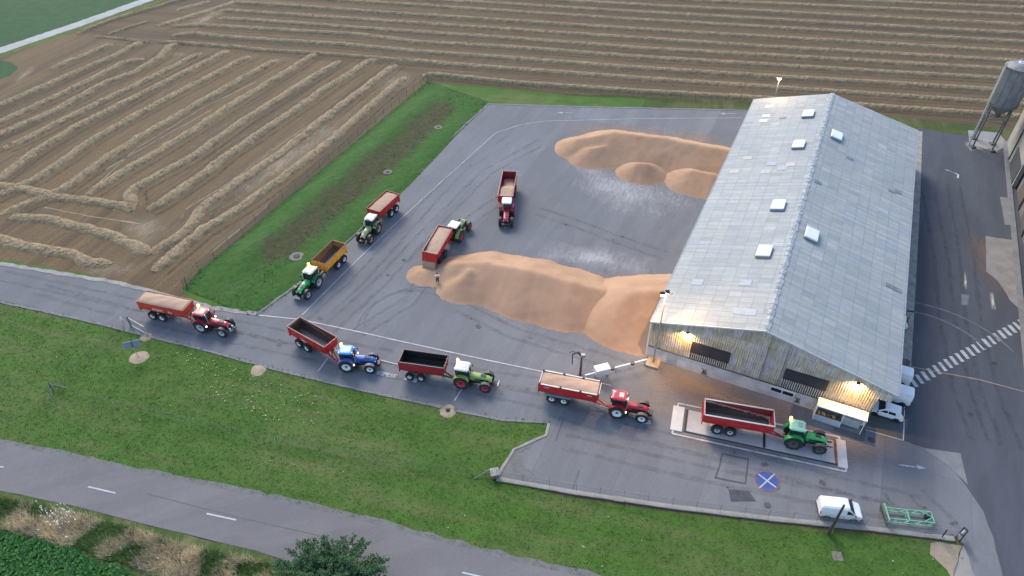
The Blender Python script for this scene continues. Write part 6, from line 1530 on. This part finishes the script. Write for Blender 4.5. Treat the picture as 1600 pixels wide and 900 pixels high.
# white umbels among the tall grass
mb = MB()
UMB = [at(*p) for p in ((62, 790), (110, 795), (130, 815), (95, 835), (70, 820))]
for p in scatter(UMB, 70, rng) + scatter(TALL, 14, rng):
    h = rng.uniform(.7, 1.15); r_ = rng.uniform(.03, .075); n = 7; k_ = len(mb.v)
    mb.v += [(p.x, p.y, h + .03)] + [(p.x + r_ * math.cos(6.283 * i / n), p.y + r_ * math.sin(6.283 * i / n), h + rng.uniform(-.02, .02)) for i in range(n)]; mb.f += [(k_, k_ + 1 + i, k_ + 1 + (i + 1) % n) for i in range(n)]
    mb.tube((p.x, p.y, 0), (p.x, p.y, h), .008, 4)
tag(mb.build('white_umbels', paint('white_petals', (.72, .74, .68), .8, .1)), kind='stuff')
mb = MB()
for p in scatter(LAWN_S, 120, rng):
    if noise.noise((p.x * .12, p.y * .12, 2)) < .02: continue
    r_ = rng.uniform(.04, .11); n = 6; k_ = len(mb.v); mb.v += [(p.x + r_ * math.cos(6.283 * i / n) * rng.uniform(.6, 1.2), p.y + r_ * math.sin(6.283 * i / n), .12) for i in range(n)]; mb.f.append(tuple(k_ + i for i in range(n)))
WF = [at(*p) for p in ((270, 545), (420, 590), (520, 630), (480, 680), (360, 640), (300, 580))]
for p in scatter(WF, 110, rng):
    r_ = rng.uniform(.05, .12); n = 6; k_ = len(mb.v); mb.v += [(p.x + r_ * math.cos(6.283 * i / n) * rng.uniform(.6, 1.2), p.y + r_ * math.sin(6.283 * i / n), .12) for i in range(n)]; mb.f.append(tuple(k_ + i for i in range(n)))
tag(mb.build('pale_lawn_weeds', paint('pale_weed', (.25, .29, .15), .9, .3, 1.0)), kind='stuff')
# broad leafy crop in the bottom left corner
def leaves(mb, c, n, r_, size, up, rg):
    for _ in range(n):
        a = rg.uniform(0, 6.283); el = rg.uniform(.1, 1.1); d = Vector((math.cos(a) * math.cos(el), math.sin(a) * math.cos(el), math.sin(el))); s_ = size * rg.uniform(.6, 1.2)
        side = d.cross(Vector((0, 0, 1))).normalized() * s_ * .42; b = c + d * (r_ * rg.uniform(.1, .5)); tip = b + d * s_ + Vector((0, 0, -.15 * s_)); midp = b + d * s_ * .55 + Vector((0, 0, .06))
        k_ = len(mb.v); mb.v += [tuple(b), tuple(midp + side), tuple(tip), tuple(midp - side)]; mb.f.append((k_, k_ + 1, k_ + 2, k_ + 3))
CROPW = [at(*p) for p in CROP]
mb = MB()
for p in scatter([at(*p) for p in ((-40, 826), (0, 833), (60, 846), (120, 863), (150, 881), (185, 886), (212, 905), (220, 925), (-40, 925))], 1500, rng): leaves(mb, Vector((p.x, p.y, .15 + .1 * rng.random())), 11, .22, .30, .3, rng)
def m_leaf(name, a, b_, s):
    m, nt, b = nodes(name); w = coords(nt, 'world'); f = noise_n(nt, w, s, 5, .75)
    L(nt, ramp(nt, f, [(.3, a), (.7, b_)]), b.inputs['Base Color']); setin(b, Roughness=.55); return m
tag(mb.build('beet_leaves', m_leaf('beet_leaf', (.045, .16, .026), (.11, .28, .055), 2.0), fixn=False), kind='stuff')
# bushy tree at the bottom edge
tb0 = at(522, 908)
tree = empty('bushy_tree', (tb0.x, tb0.y, .04), 0, 'dark green bushy tree at the bottom edge in front of the road', 'tree')
mb = MB(); mb.tube((0, 0, 0), (0, 0, 1.6), .2, 8, .12)
rg = random.Random(5); shoots = []
for i in range(130):
    a = rg.uniform(0, 6.283); rad = 5.1 * math.sqrt(rg.random()); x, y = rad * math.cos(a), rad * math.sin(a) * .8
    top = 3.3 * math.sqrt(max(.05, 1 - (rad / 5.6) ** 2)) * rg.uniform(.82, 1.12); st_ = Vector((x * .15, y * .15, .7 + .5 * rg.random())); en = Vector((x * 1.15, y, top)); shoots.append((st_, en)); mb.tube(st_, en, .05, 5, .012)
mb.build('trunk', M_WOOD, tree)
mb = MB()
for st_, en in shoots:
    ln = (en - st_).length
    for k_ in range(int(ln * 13)):
        t = rg.uniform(.25, 1.0) ** .8; c = st_.lerp(en, t) + Vector((rg.gauss(0, .26), rg.gauss(0, .26), rg.gauss(0, .16))) * (1.15 - t * .75)
        leaves(mb, c, 6, .10, .15, .5, rg)
mb.build('crown', m_leaf('bush_leaf', (.042, .098, .040), (.12, .23, .085), 3.0), tree, fixn=False)
